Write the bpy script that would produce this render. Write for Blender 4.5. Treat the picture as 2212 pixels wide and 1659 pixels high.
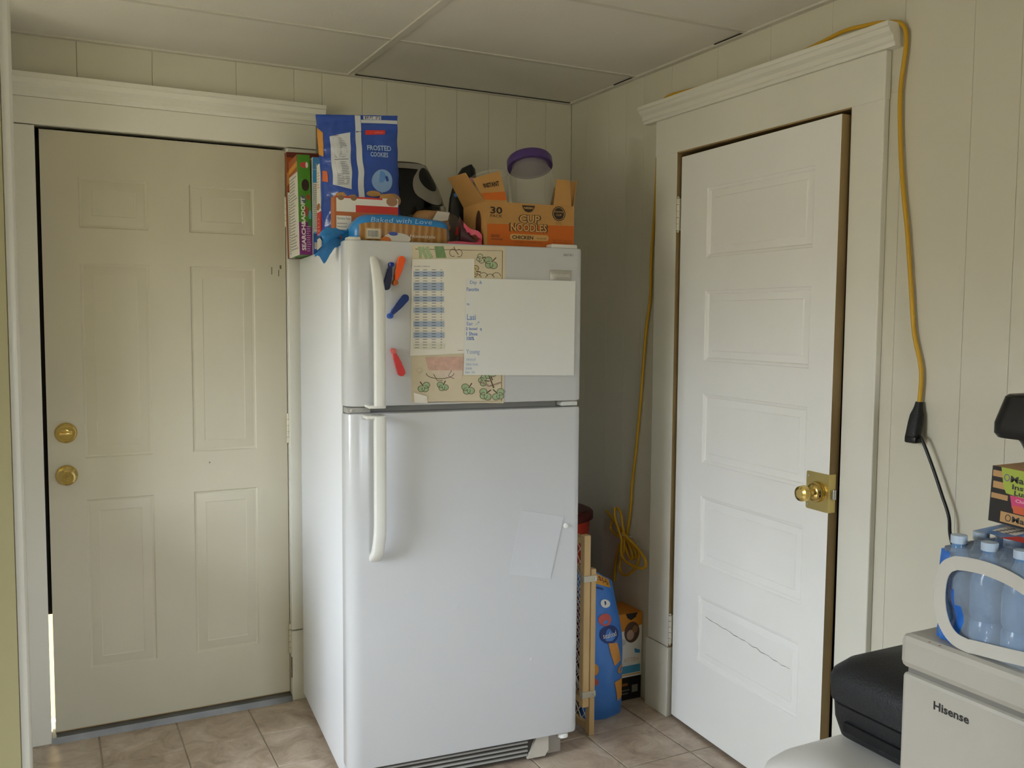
import bpy, bmesh, math, random
from mathutils import Vector, Matrix, noise
random.seed(7)
S = bpy.context.scene
COL = S.collection
for o in list(bpy.data.objects):
    bpy.data.objects.remove(o)

# ------------------------------------------------------------------ camera
FPX, CAMP = 1986.5764, Vector((-2.0252, -3.4259, 1.4505))
YAW, PIT, ROLL = -0.4723, -0.0702, 0.007
def _rot():
    cy, sy, cp, sp = math.cos(YAW), math.sin(YAW), math.cos(PIT), math.sin(PIT)
    f = Vector((-sy*cp, cy*cp, sp)); r0 = Vector((cy, sy, 0)); u0 = r0.cross(f)
    r = r0*math.cos(ROLL)+u0*math.sin(ROLL); u = u0*math.cos(ROLL)-r0*math.sin(ROLL)
    return r, u, f
CR, CU, CF = _rot()
cam_d = bpy.data.cameras.new('camera'); cam = bpy.data.objects.new('camera', cam_d); COL.objects.link(cam)
cam_d.sensor_fit = 'HORIZONTAL'; cam_d.sensor_width = 36.0; cam_d.lens = 36.0*FPX/2212.0; cam_d.clip_start = 0.02
cam.matrix_world = Matrix(((CR.x, CU.x, -CF.x, CAMP.x), (CR.y, CU.y, -CF.y, CAMP.y), (CR.z, CU.z, -CF.z, CAMP.z), (0, 0, 0, 1)))
S.camera = cam

# ------------------------------------------------------------------ light
S.view_settings.view_transform = 'Standard'; S.view_settings.look = 'None'
S.view_settings.gamma = 1.0; S.view_settings.use_curve_mapping = False
S.view_settings.exposure = -0.06
w = bpy.data.worlds.new('overcast_daylight'); S.world = w; w.use_nodes = True
_nt = w.node_tree; _bg = _nt.nodes['Background']
_tc = _nt.nodes.new('ShaderNodeTexCoord'); _sx = _nt.nodes.new('ShaderNodeSeparateXYZ'); _mr = _nt.nodes.new('ShaderNodeMapRange'); _rp = _nt.nodes.new('ShaderNodeValToRGB')
_nt.links.new(_tc.outputs['Generated'], _sx.inputs[0]); _nt.links.new(_sx.outputs['Z'], _mr.inputs['Value'])
_mr.inputs['From Min'].default_value = -1.0; _mr.inputs['From Max'].default_value = 1.0
_nt.links.new(_mr.outputs[0], _rp.inputs[0]); _nt.links.new(_rp.outputs[0], _bg.inputs[0])
_e = _rp.color_ramp.elements                 # overcast sky above a dull band of ground, trees and houses
_e[0].position = 0.0; _e[0].color = (0.115, 0.105, 0.085, 1); _e[1].position = 1.0; _e[1].color = (0.78, 0.88, 1.0, 1)
for _p, _c in ((0.53, (0.115, 0.110, 0.088, 1)), (0.575, (0.50, 0.56, 0.64, 1))):
    _x = _e.new(_p); _x.color = _c
_bg.inputs[1].default_value = 66.0
def portal(name, loc, direction, sx, sy):
    l = bpy.data.lights.new(name, 'AREA'); l.shape = 'RECTANGLE'; l.size = sx; l.size_y = sy; l.cycles.is_portal = True
    o = bpy.data.objects.new(name, l); COL.objects.link(o); o.location = loc
    o.rotation_euler = Vector(direction).to_track_quat('-Z', 'Y').to_euler()
# sky portals in the two window openings
portal('window_portal', (-4.26, -1.79, 1.56), (1, 0, 0), 1.08, 1.12)
portal('fill_window_portal', (-1.15, -5.26, 1.45), (0, 1, 0), .9, .9)  # daylight portal of the added rear fill window

# ------------------------------------------------------------------ materials
def lin(c):
    return c/12.92 if c <= 0.04045 else ((c+0.055)/1.055)**2.4
def hexc(h):
    return tuple(lin(int(h[i:i+2], 16)/255) for i in (0, 2, 4))+(1,)
MATS = {}
def mat(name, col, rough=0.6, metal=0.0, noise_amt=0.0, scale=6.0, bump=0.0, bscale=60.0, trans=0.0, alpha=1.0, ior=1.45, coat=0.0, spec=0.5, col2=None, stretch=None):
    if name in MATS:
        return MATS[name]
    m = bpy.data.materials.new(name); m.use_nodes = True
    nt = m.node_tree; b = nt.nodes['Principled BSDF']
    c = hexc(col) if isinstance(col, str) else tuple(col)+(1,)
    b.inputs['Base Color'].default_value = c
    b.inputs['Roughness'].default_value = rough
    b.inputs['Metallic'].default_value = metal
    b.inputs['IOR'].default_value = ior
    b.inputs['Specular IOR Level'].default_value = spec
    b.inputs['Transmission Weight'].default_value = trans
    b.inputs['Alpha'].default_value = alpha
    b.inputs['Coat Weight'].default_value = coat
    m.diffuse_color = c
    if noise_amt or bump or col2:
        tc = nt.nodes.new('ShaderNodeTexCoord'); mp = nt.nodes.new('ShaderNodeMapping')
        nt.links.new(tc.outputs['Object'], mp.inputs[0])
        if stretch: mp.inputs['Scale'].default_value = stretch
    if noise_amt or col2:
        n = nt.nodes.new('ShaderNodeTexNoise'); n.inputs['Scale'].default_value = scale; n.inputs['Detail'].default_value = 6
        nt.links.new(mp.outputs[0], n.inputs['Vector'])
        r = nt.nodes.new('ShaderNodeValToRGB'); r.color_ramp.elements[0].position = 0.32; r.color_ramp.elements[1].position = 0.68
        c2 = hexc(col2) if col2 else tuple(max(0, x*(1-noise_amt)) for x in c[:3])+(1,)
        r.color_ramp.elements[0].color = c2; r.color_ramp.elements[1].color = c
        nt.links.new(n.outputs['Fac'], r.inputs[0]); nt.links.new(r.outputs[0], b.inputs['Base Color'])
    if bump:
        n2 = nt.nodes.new('ShaderNodeTexNoise'); n2.inputs['Scale'].default_value = bscale; n2.inputs['Detail'].default_value = 3
        nt.links.new(mp.outputs[0], n2.inputs['Vector'])
        bp = nt.nodes.new('ShaderNodeBump'); bp.inputs['Strength'].default_value = bump; bp.inputs['Distance'].default_value = 0.004
        nt.links.new(n2.outputs['Fac'], bp.inputs['Height']); nt.links.new(bp.outputs[0], b.inputs['Normal'])
    MATS[name] = m
    return m
def film(name, col, alpha=0.25, rough=0.15, bump=0.6, bscale=30):
    """thin clear plastic: part see-through, part glossy tinted skin"""
    if name in MATS: return MATS[name]
    m = bpy.data.materials.new(name); m.use_nodes = True; nt = m.node_tree
    b = nt.nodes['Principled BSDF']; b.inputs['Base Color'].default_value = hexc(col); b.inputs['Roughness'].default_value = rough
    b.inputs['Alpha'].default_value = alpha
    tc = nt.nodes.new('ShaderNodeTexCoord'); n2 = nt.nodes.new('ShaderNodeTexNoise'); n2.inputs['Scale'].default_value = bscale
    nt.links.new(tc.outputs['Object'], n2.inputs['Vector'])
    bp = nt.nodes.new('ShaderNodeBump'); bp.inputs['Strength'].default_value = bump; bp.inputs['Distance'].default_value = 0.006
    nt.links.new(n2.outputs['Fac'], bp.inputs['Height']); nt.links.new(bp.outputs[0], b.inputs['Normal'])
    MATS[name] = m
    return m
def ink(h, rough=0.5):
    return mat('print_'+h, h, rough)

M_WALL = mat('cream_wall_paint', 'd3cebb', 0.55, bump=0.05, bscale=90, noise_amt=0.04, scale=1.5)
M_CEIL = mat('ceiling_tile_white', 'e2ddd0', 0.85, bump=0.15, bscale=160, noise_amt=0.05, scale=3)
M_GRID = mat('ceiling_grid_paint', 'cfcabc', 0.75)
M_GAP = mat('dark_gap', '2a2520', 0.9)
M_TRIM = mat('white_trim_paint', 'e4e1d4', 0.4, noise_amt=0.05, scale=4, bump=0.05, bscale=40)
M_DOOR1 = mat('steel_door_paint', 'c6bfa9', 0.45, noise_amt=0.08, scale=2.2)
M_DOOR2 = mat('wood_door_paint', 'f2f1ec', 0.4, noise_amt=0.05, scale=3, bump=0.05, bscale=30)
M_BAREWOOD = mat('bare_edge_wood', 'a58a5c', 0.7, noise_amt=0.35, scale=14, stretch=(1, 1, .15))
M_YELLOW = mat('yellow_wall_paint', 'c2b98c', 0.6, noise_amt=0.08, scale=2)
M_BRASS = mat('polished_brass', 'd9bf78', 0.15, 1.0)
M_BRASSDK = mat('brass_plate', 'cdb876', 0.3, 1.0)
M_STEEL = mat('screw_steel', 'c8c8c8', 0.25, 1.0)
M_FRIDGE = mat('fridge_white_enamel', 'eef0f4', 0.32, bump=0.12, bscale=420)
M_FRDOOR = mat('fridge_door_enamel', 'cbcccd', 0.18, bump=0.06, bscale=420)
M_PLAST = mat('white_plastic', 'e6e6e0', 0.35)
M_GREYPL = mat('grey_plastic', 'a8a6a0', 0.5)
M_DARK = mat('dark_grille', '3a352e', 0.7)
M_BLACK = mat('black_plastic', '0d0d0e', 0.35)
M_BLACKG = mat('black_gloss', '08080a', 0.15)
M_BLACKTX = mat('black_textured_plastic', '17181a', 0.55, bump=0.4, bscale=200)
M_THRESH = mat('grey_threshold_metal', '6f6e6a', 0.45, 0.5, noise_amt=0.3, scale=9)
M_CORD = mat('yellow_cord_rubber', 'c79a1e', 0.45)
M_SILVER = mat('brushed_silver', 'b6b4ae', 0.35, 0.6)
M_CARD = mat('brown_cardboard', 'b98a4e', 0.8, noise_amt=0.08, scale=20)
M_CARDIN = mat('cardboard_inside', 'a17a48', 0.85)
M_PAPER = mat('white_paper', 'e9e5da', 0.6)
M_AGED = mat('yellowed_paper', 'dccfb2', 0.7, noise_amt=0.14, scale=7)

# ------------------------------------------------------------------ helpers
MX = {}
def tag(o, label=None, cat=None, group=None, kind=None):
    if label: o['label'] = label
    if cat: o['category'] = cat
    if group: o['group'] = group
    if kind: o['kind'] = kind
    return o
def thing(name, loc=(0, 0, 0), rz=0, label=None, cat=None, group=None, kind=None, rot=None):
    o = bpy.data.objects.new(name, None); COL.objects.link(o)
    o.empty_display_size = 0.05
    o.location = loc; o.rotation_euler = rot if rot else (0, 0, rz)
    MX[o.name] = Matrix.Translation(Vector(loc)) @ o.rotation_euler.to_matrix().to_4x4()
    return tag(o, label, cat, group, kind)
class MB:
    def __init__(s):
        s.v = []; s.f = []; s.m = []; s.mats = []
    def mi(s, m):
        if m not in s.mats: s.mats.append(m)
        return s.mats.index(m)
    def add(s, vs, fs, m):
        k = len(s.v); i = s.mi(m)
        s.v += [Vector(p) for p in vs]
        for f in fs:
            s.f.append([k+a for a in f]); s.m.append(i)
        return s
    def box(s, x0, x1, y0, y1, z0, z1, m, bev=0.0, seg=2):
        if x0 > x1: x0, x1 = x1, x0
        if y0 > y1: y0, y1 = y1, y0
        if z0 > z1: z0, z1 = z1, z0
        if not bev:
            vs = [(x, y, z) for x in (x0, x1) for y in (y0, y1) for z in (z0, z1)]
            return s.add(vs, [(0, 1, 3, 2), (4, 6, 7, 5), (0, 4, 5, 1), (2, 3, 7, 6), (0, 2, 6, 4), (1, 5, 7, 3)], m)
        bm = bmesh.new(); bmesh.ops.create_cube(bm, size=1)
        for v in bm.verts:
            v.co = Vector(((x0+x1)/2+v.co.x*(x1-x0), (y0+y1)/2+v.co.y*(y1-y0), (z0+z1)/2+v.co.z*(z1-z0)))
        bmesh.ops.bevel(bm, geom=list(bm.edges), offset=min(bev, .49*min(x1-x0, y1-y0, z1-z0)), segments=seg, affect='EDGES', profile=.5)
        return s.bm(bm, m)
    def bm(s, bm, m):
        bm.verts.index_update()
        s.add([v.co.copy() for v in bm.verts], [[v.index for v in f.verts] for f in bm.faces], m); bm.free()
        return s
    def prism(s, poly, h0, h1, m, axis='z', cap=True):
        """poly: 2D points; extruded along axis between h0 and h1"""
        def P(a, b, h):
            return {'z': (a, b, h), 'y': (a, h, b), 'x': (h, a, b)}[axis]
        n = len(poly)
        vs = [P(a, b, h0) for a, b in poly]+[P(a, b, h1) for a, b in poly]
        fs = [(i, (i+1) % n, n+(i+1) % n, n+i) for i in range(n)]
        if cap: fs += [list(range(n))[::-1], list(range(n, 2*n))]
        return s.add(vs, fs, m)
    def loft(s, rings, m, close=True, cap=True):
        n = len(rings[0]); vs = [p for r in rings for p in r]; fs = []
        for i in range(len(rings)-1):
            for j in range(n if close else n-1):
                a, b = i*n+j, i*n+(j+1) % n
                fs.append((a, b, b+n, a+n))
        if cap and close:
            fs.append(list(range(n))[::-1]); fs.append([(len(rings)-1)*n+j for j in range(n)])
        return s.add(vs, fs, m)
    def tube(s, path, r, m, seg=10, cap=True):
        path = [Vector(p) for p in path]; rings = []; up = None
        for i, p in enumerate(path):
            t = (path[min(i+1, len(path)-1)]-path[max(i-1, 0)])
            t = t.normalized() if t.length > 1e-9 else Vector((0, 0, 1))
            if up is None:
                up = t.orthogonal().normalized()
            else:
                up = up-t*up.dot(t)
                up = up.normalized() if up.length > 1e-6 else t.orthogonal().normalized()
            sd = t.cross(up); rr = r[i] if isinstance(r, (list, tuple)) else r
            rings.append([p+(up*math.cos(2*math.pi*k/seg)+sd*math.sin(2*math.pi*k/seg))*rr for k in range(seg)])
        return s.loft(rings, m, True, cap)
    def lathe(s, prof, m, c=(0, 0, 0), axis=(0, 0, 1), seg=24, cap=True):
        """prof: list of (radius, height) along axis"""
        ax = Vector(axis).normalized(); a = ax.orthogonal().normalized(); b = ax.cross(a); c = Vector(c)
        rings = [[c+ax*h+(a*math.cos(2*math.pi*k/seg)+b*math.sin(2*math.pi*k/seg))*max(r, 1e-5) for k in range(seg)] for r, h in prof]
        return s.loft(rings, m, True, cap)
    def grid(s, nu, nv, fn, m, mfn=None):
        k = len(s.v)
        s.v += [Vector(fn(i/nu, j/nv)) for j in range(nv+1) for i in range(nu+1)]
        for j in range(nv):
            for i in range(nu):
                s.f.append([k+j*(nu+1)+i, k+j*(nu+1)+i+1, k+(j+1)*(nu+1)+i+1, k+(j+1)*(nu+1)+i])
                s.m.append(s.mi(mfn((i+.5)/nu, (j+.5)/nv) if mfn else m))
        return s
    def build(s, name, parent=None, world=False, sharp=32, weld=False, **kw):
        me = bpy.data.meshes.new(name)
        vs = s.v
        if world and parent is not None:
            inv = MX[parent.name].inverted(); vs = [inv @ p for p in vs]
        me.from_pydata([tuple(p) for p in vs], [], s.f)
        for m in s.mats: me.materials.append(m)
        me.polygons.foreach_set('material_index', s.m)
        bm = bmesh.new(); bm.from_mesh(me)
        if weld: bmesh.ops.remove_doubles(bm, verts=bm.verts, dist=1e-5)
        if not kw.get('flat'): bmesh.ops.recalc_face_normals(bm, faces=bm.faces)
        bm.to_mesh(me); bm.free()
        me.shade_smooth(); me.set_sharp_from_angle(angle=math.radians(sharp)); me.update()
        o = bpy.data.objects.new(name, me); COL.objects.link(o)
        if parent is not None:
            o.parent = parent; MX[o.name] = MX[parent.name]
        else:
            MX[o.name] = Matrix.Identity(4)
        return tag(o, kw.get('label'), kw.get('cat'), kw.get('group'), kw.get('kind'))
def bx(name, dims, m, parent=None, bev=0.0, world=True, **kw):
    return MB().box(*dims, m, bev).build(name, parent, world, sharp=18, **kw)
def spline(pts, n=8):
    pts = [Vector(p) for p in pts]; out = []
    for i in range(len(pts)-1):
        p0 = pts[max(i-1, 0)]; p1 = pts[i]; p2 = pts[i+1]; p3 = pts[min(i+2, len(pts)-1)]
        for k in range(n):
            t = k/n
            out.append(0.5*((2*p1)+(p2-p0)*t+(2*p0-5*p1+4*p2-p3)*t*t+(3*p1-p0-3*p2+p3)*t**3))
    out.append(pts[-1]); return out
def sgn(x): return -1 if x < 0 else 1
def sell(cx, cy, a, b, e, n=32):
    """superellipse outline"""
    return [(cx+a*sgn(math.cos(t))*abs(math.cos(t))**e, cy+b*sgn(math.sin(t))*abs(math.sin(t))**e) for t in (2*math.pi*k/n for k in range(n))]
def rrect(x0, x1, y0, y1, r, n=5):
    out = []
    for cx, cy, a0 in ((x1-r, y1-r, 0), (x0+r, y1-r, 90), (x0+r, y0+r, 180), (x1-r, y0+r, 270)):
        for k in range(n+1):
            a = math.radians(a0+90*k/n); out.append((cx+r*math.cos(a), cy+r*math.sin(a)))
    return out

class Print:
    """flat print: coloured shapes laid on a surface surf(a, b, lift) -> point"""
    def __init__(s, surf, step=0.000012, base=0.0003):
        s.mb = MB(); s.surf = surf; s.z = base; s.step = step
    def _up(s): s.z += s.step
    def poly(s, pts, m):
        s._up(); s.mb.add([s.surf(a, b, s.z) for a, b in pts], [list(range(len(pts)))], m); return s
    def rect(s, a0, b0, a1, b1, m, n=1, k=1):
        s._up(); z = s.z
        s.mb.grid(n, k, lambda i, j: s.surf(a0+(a1-a0)*i, b0+(b1-b0)*j, z), m); return s
    def quad(s, p, m, n=1, k=1):
        s._up(); z = s.z; (A, B, C_, D) = p
        def fn(i, j):
            t = [(A[q]*(1-i)+B[q]*i)*(1-j)+(D[q]*(1-i)+C_[q]*i)*j for q in (0, 1)]
            return s.surf(t[0], t[1], z)
        s.mb.grid(n, k, fn, m); return s
    def ell(s, a, b, ra, rb, m, n=24, rot=0):
        c, d = math.cos(rot), math.sin(rot)
        return s.poly([(a+ra*math.cos(t)*c-rb*math.sin(t)*d, b+ra*math.cos(t)*d+rb*math.sin(t)*c) for t in (2*math.pi*k/n for k in range(n))], m)
    def line(s, pts, wd, m):
        s._up(); P = [Vector((a, b)) for a, b in pts]; L = []; R_ = []
        for i, p in enumerate(P):
            t = (P[min(i+1, len(P)-1)]-P[max(i-1, 0)]); t = t.normalized() if t.length > 0 else Vector((1, 0))
            n = Vector((-t.y, t.x))*wd/2; L.append(p+n); R_.append(p-n)
        k = len(P)
        s.mb.add([s.surf(q.x, q.y, s.z) for q in L+R_], [(i, i+1, k+i+1, k+i) for i in range(k-1)], m); return s
    def ring(s, a, b, ra, rb, wd, m, n=20, a0=0, a1=360):
        return s.line([(a+ra*math.cos(math.radians(a0+(a1-a0)*k/n)), b+rb*math.sin(math.radians(a0+(a1-a0)*k/n))) for k in range(n+1)], wd, m)
    def text(s, body, a, b, h, m, rot=0, width=None, bold=0.0, flip=1, shear=0.0, align='CENTER'):
        """text centred on (a, b), capital height h; flip=-1 where b runs downward"""
        s._up()
        cu = bpy.data.curves.new('lettering', 'FONT'); cu.body = body; cu.size = 1; cu.offset = bold; cu.resolution_u = 2
        ob = bpy.data.objects.new('lettering', cu); me = ob.to_mesh()
        vs = [v.co.copy() for v in me.vertices]; fs = [list(p.vertices) for p in me.polygons]
        ob.to_mesh_clear(); bpy.data.objects.remove(ob); bpy.data.curves.remove(cu)
        if not vs: return s
        x0 = min(v.x for v in vs); x1 = max(v.x for v in vs); y0 = min(v.y for v in vs); y1 = max(v.y for v in vs)
        k = h/(y1-y0); kx = width/(x1-x0) if width else k
        c, d = math.cos(rot), math.sin(rot); out = []
        for v in vs:
            X = (v.x-(x0+x1)/2)*kx; Y = (v.y-(y0+y1)/2)*k
            if align == 'LEFT': X = (v.x-x0)*kx
            X += shear*Y; Y *= flip
            out.append(s.surf(a+X*c-Y*d, b+X*d+Y*c, s.z))
        s.mb.add(out, fs, m); return s
    def build(s, name, parent, world=False, **kw):
        return s.mb.build(name, parent, world, flat=True, **kw)

def ray(px, py):
    return CF+CR*((px-1106)/FPX)-CU*((py-829.5)/FPX)
def at(px, py, axis, val):
    d = ray(px, py); t = (val-CAMP[axis])/d[axis]
    return CAMP+d*t
FR_O = Vector((-1.2391, -0.8254, 0)); FR_A = -0.0785
FR_M = Matrix.Translation(FR_O) @ Matrix.Rotation(FR_A, 4, 'Z'); FR_I = FR_M.inverted()
def fl(px, py, axis, val):
    """pixel -> refrigerator coordinates (u across, v back, z up) on the plane axis=val"""
    c = FR_I @ CAMP; d = FR_I.to_3x3() @ ray(px, py); t = (val-c[axis])/d[axis]
    return c+d*t

# ================================================================== SETTING
XL, YR, ZC = -4.20, -5.2, 2.36
D1L, D1R, D1B, D1T = -2.018, -1.217, 0.031, 2.061
D2L, D2R, D2T = -0.768, -1.548, 2.036

# ---- floor with vinyl tiles
floor = bx('floor', (XL-.1, .15, YR-.1, .15, -0.06, -0.004), mat('grout_beige', 'c3b6a4', 0.7, noise_amt=.15, scale=30), None,
           label='beige brown vinyl floor laid out in square tiles', cat='floor', kind='structure')
def tile_mat():
    m = bpy.data.materials.new('stone_look_vinyl'); m.use_nodes = True; nt = m.node_tree; b = nt.nodes['Principled BSDF']
    b.inputs['Roughness'].default_value = 0.38
    g = nt.nodes.new('ShaderNodeNewGeometry')
    n1 = nt.nodes.new('ShaderNodeTexNoise'); n1.inputs['Scale'].default_value = 9; n1.inputs['Detail'].default_value = 9; n1.inputs['Roughness'].default_value = .68; n1.inputs['Distortion'].default_value = .9
    r = nt.nodes.new('ShaderNodeValToRGB'); e = r.color_ramp.elements
    e[0].position = .33; e[0].color = hexc('9a8774'); e[1].position = .68; e[1].color = hexc('cfc0ae')
    x = e.new(.5); x.color = hexc('b8a692')
    nt.links.new(g.outputs['Position'], n1.inputs['Vector']); nt.links.new(n1.outputs['Fac'], r.inputs[0]); nt.links.new(r.outputs[0], b.inputs['Base Color'])
    return m
M_TILE = tile_mat()
TS, TX, TY = 0.2532, -0.1137, -0.7707
_tm = MB().box(-TS/2+.0022, TS/2-.0022, -TS/2+.0022, TS/2-.0022, -.004, 0, M_TILE, .0012, 1)
_t0 = _tm.build('tile', floor); _tme = _t0.data; first = True
for i in range(-17, 2):
    for j in range(-11, 4):
        cx, cy = TX+(i+.5)*TS, TY+(j+.5)*TS
        if cx-TS/2 < XL or cx+TS/2 > .15 or cy+TS/2 > .16: continue
        if first: t = _t0; first = False
        else:
            t = _t0.copy(); COL.objects.link(t); t.parent = floor
        t.location = (cx, cy, 0)

# ---- ceiling: lay-in tiles in a painted grid
ceil = bx('ceiling', (XL-.1, .15, YR-.1, .15, ZC+.03, ZC+.08), M_GAP, None, label='white suspended ceiling of wide lay-in panels', cat='ceiling', kind='structure')
ys = [0.0, -.497, -1.107, -1.717, -2.327, -2.937, -3.547, -4.157, -4.767, YR]
xs = [0.0, -.972, -2.192, -3.412, XL]
for j in range(len(ys)-1):
    for i in range(len(xs)-1):
        sag = .0015*random.random()
        bx('ceiling_tile', (xs[i+1]+.005, xs[i]-.005, ys[j+1]+.005, ys[j]-.005, ZC+.002+sag, ZC+.016), M_CEIL, ceil, .002)
for y in ys[1:-1]:
    bx('grid_bar', (XL, 0, y-.011, y+.011, ZC-.001, ZC+.006), M_GRID, ceil, .001)
for x in xs[1:-1]:
    bx('grid_bar', (x-.012, x+.012, YR, 0, ZC-.003, ZC+.006), M_GRID, ceil, .001)
bx('wall_angle', (-.022, 0, YR, -.012, ZC-.004, ZC+.004), M_GRID, ceil, .001)
bx('wall_angle', (XL, -.022, -.02, 0, ZC-.004, ZC+.004), M_GRID, ceil, .001)

bx('shadow_gap', (-.955, -.022, -.0255, -.0205, ZC-.0012, ZC+.001), M_GAP, ceil); bx('shadow_gap', (-.0265, -.0225, -.49, -.36, ZC-.0012, ZC+.001), M_GAP, ceil); bx('shadow_gap', (-.0265, -.0225, -1.10, -.96, ZC-.0012, ZC+.001), M_GAP, ceil)
# ---- back wall (y = 0), panelled, with the entrance door
SL0, SL1 = D1L-.0125, D1L-.001     # gap at the latch side of the entrance door
wb = MB()
wb.box(XL-.1, SL0, .012, .10, 0, ZC+.06, M_WALL)
wb.box(D1R+.006, .12, .012, .10, 0, ZC+.06, M_WALL)
wb.box(SL0, D1R+.006, .012, .10, D1T+.012, ZC+.06, M_WALL)
wall_back = wb.build('wall_back', None, label='cream panelled back wall behind the refrigerator', cat='wall', kind='structure')
gx = [0.0, -.125, -.262, -.39, -.53, -.664, -.822, -.921, -1.076, -1.18, -1.386, -1.666, -1.90, -2.14, -2.4, -2.7, -3.1, -3.5, -3.9, XL]
for i in range(len(gx)-1):
    a, b = gx[i+1]+.0004, gx[i]-.0004
    def pl(x0, x1, z0, z1):
        if x1-x0 > .004: bx('plank', (x0, x1, 0, .0125, z0, z1), M_WALL, wall_back, .0012)
    if a >= D1R+.01 or b <= SL0-.01:
        pl(a, b, 0, ZC); continue
    if b > D1R+.01: pl(D1R+.01, b, 0, D1T+.02)
    if a < SL0-.01: pl(a, SL0-.01, 0, D1T+.02)
    pl(a, b, D1T+.02, ZC)

# ---- right wall (x = 0)
wr = MB()
wr.box(.012, .045, D2L+.006, .012, 0, ZC+.06, M_WALL); wr.box(.012, .045, YR-.1, D2R-.006, 0, ZC+.06, M_WALL)
wr.box(.012, .045, D2R-.006, D2L+.006, D2T+.008, ZC+.06, M_WALL); wr.box(.045, .12, YR-.1, .10, 0, ZC+.06, M_WALL)
wall_right = wr.build('wall_right', None, label='cream panelled right hand wall around the five panel door', cat='wall', kind='structure')
gy = [0, -.13, -.29, -.415, -.53, -.70, -.95, -1.2, -1.45, -1.70, -1.905, -2.03, -2.19, -2.45, -2.62, -2.9, -3.2, -3.6, -4.0, -4.4, -4.8, YR]
for i in range(len(gy)-1):
    a, b = gy[i+1]+.0003, gy[i]-.0003
    def pr(y0, y1, z0, z1):
        if y1-y0 > .004: bx('plank', (0, .0125, y0, y1, z0, z1), M_WALL, wall_right, .0008)
    if a >= D2L+.01 or b <= D2R-.01:
        pr(a, b, 0, ZC); continue
    if b > D2L+.01: pr(D2L+.01, b, 0, D2T+.02)
    if a < D2R-.01: pr(a, D2R-.01, 0, D2T+.02)
    pr(a, b, D2T+.02, ZC)

# ---- other walls that close the place (nook, window side, room behind the camera)
WY0, WY1, WZ0, WZ1 = -2.33, -1.25, 1.00, 2.12
m = MB()
m.box(XL-.1, XL, YR-.1, WY0, 0, ZC+.06, M_WALL); m.box(XL-.1, XL, WY1, .1, 0, ZC+.06, M_WALL)
m.box(XL-.1, XL, WY0, WY1, 0, WZ0, M_WALL); m.box(XL-.1, XL, WY0, WY1, WZ1, ZC+.06, M_WALL)
m.build('wall_left', None, label='cream wall with a window at the far left', cat='wall', kind='structure')
bx('wall_nook', (XL, -2.15, -.31, -.001, 0, ZC+.03), M_WALL, None, label='short cream wall block left of the entrance door', cat='wall', kind='structure')
m = MB()
m.box(XL-.1, -1.6, YR-.1, YR, 0, ZC+.06, M_YELLOW); m.box(-.7, .1, YR-.1, YR, 0, ZC+.06, M_YELLOW)
m.box(-1.6, -.7, YR-.1, YR, 0, 1.0, M_YELLOW); m.box(-1.6, -.7, YR-.1, YR, 1.9, ZC+.06, M_YELLOW)
m.build('wall_rear', None, label='yellow wall behind the camera with an added fill window', cat='wall', kind='structure')
part_w = bx('wall_partition', (XL, -2.0534, -2.46, -2.36, 0, ZC+.06), M_YELLOW, None, label='yellow partition end at the left edge of the view', cat='wall', kind='structure')
MB().box(-2.0534, -2.0452, -2.461, -2.359, 0, ZC+.03, M_TRIM, .003).build('trim_4', None, label='white edge strip on the yellow partition end', cat='trim', kind='structure')
def window(name, label, axis, pos, a0, a1, z0, z1, inward):
    wn = thing(name, (0, 0, 0), label=label, cat='window', kind='structure')
    def B(n, p0, p1, q0, q1, r0, r1, mm):
        bx(n, (p0, p1, q0, q1, r0, r1) if axis == 'x' else (q0, q1, p0, p1, r0, r1), mm, wn, .003)
    p0, p1 = pos-.09, pos-.05
    for q0, q1, r0, r1 in ((a0, a0+.05, z0, z1), (a1-.05, a1, z0, z1), (a0, a1, z0, z0+.05), (a0, a1, z1-.05, z1), (a0, a1, (z0+z1)/2-.02, (z0+z1)/2+.02)):
        B('window_frame', p0, p1, q0, q1, r0, r1, M_TRIM)
    B('window_sill', pos-.05, pos+.04, a0-.06, a1+.06, z0-.025, z0, M_TRIM)
    g = mat('window_glass', 'ffffff', 0.0, trans=1.0, alpha=.15)
    B('pane', pos-.072, pos-.068, a0+.05, a1-.05, z0+.05, (z0+z1)/2-.02, g); B('pane', pos-.072, pos-.068, a0+.05, a1-.05, (z0+z1)/2+.02, z1-.05, g)
window('window_1', 'white framed window in the far left wall, out of view', 'x', XL, WY0, WY1, WZ0, WZ1, 1)
window('fill_window', 'white framed window added behind the camera for fill light', 'y', YR, -1.6, -.7, 1.0, 1.9, 1)  # unseen window, added so fill light enters from the rear
ct = thing('kitchen_counter', (-3.2, -.53, 0), label='cream kitchen counter along the wall left of the entrance door', cat='counter')
bx('cabinet_body', (XL+.002, -2.24, -.78, -.312, .1, .84), M_TRIM, ct, .004); bx('worktop', (XL+.002, -2.20, -.80, -.312, .84, .88), mat('worktop_laminate', 'b9b0a0', .4), ct, .006)
bx('toe_kick', (XL+.002, -2.25, -.72, -.312, 0, .1), M_DARK, ct)

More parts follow.
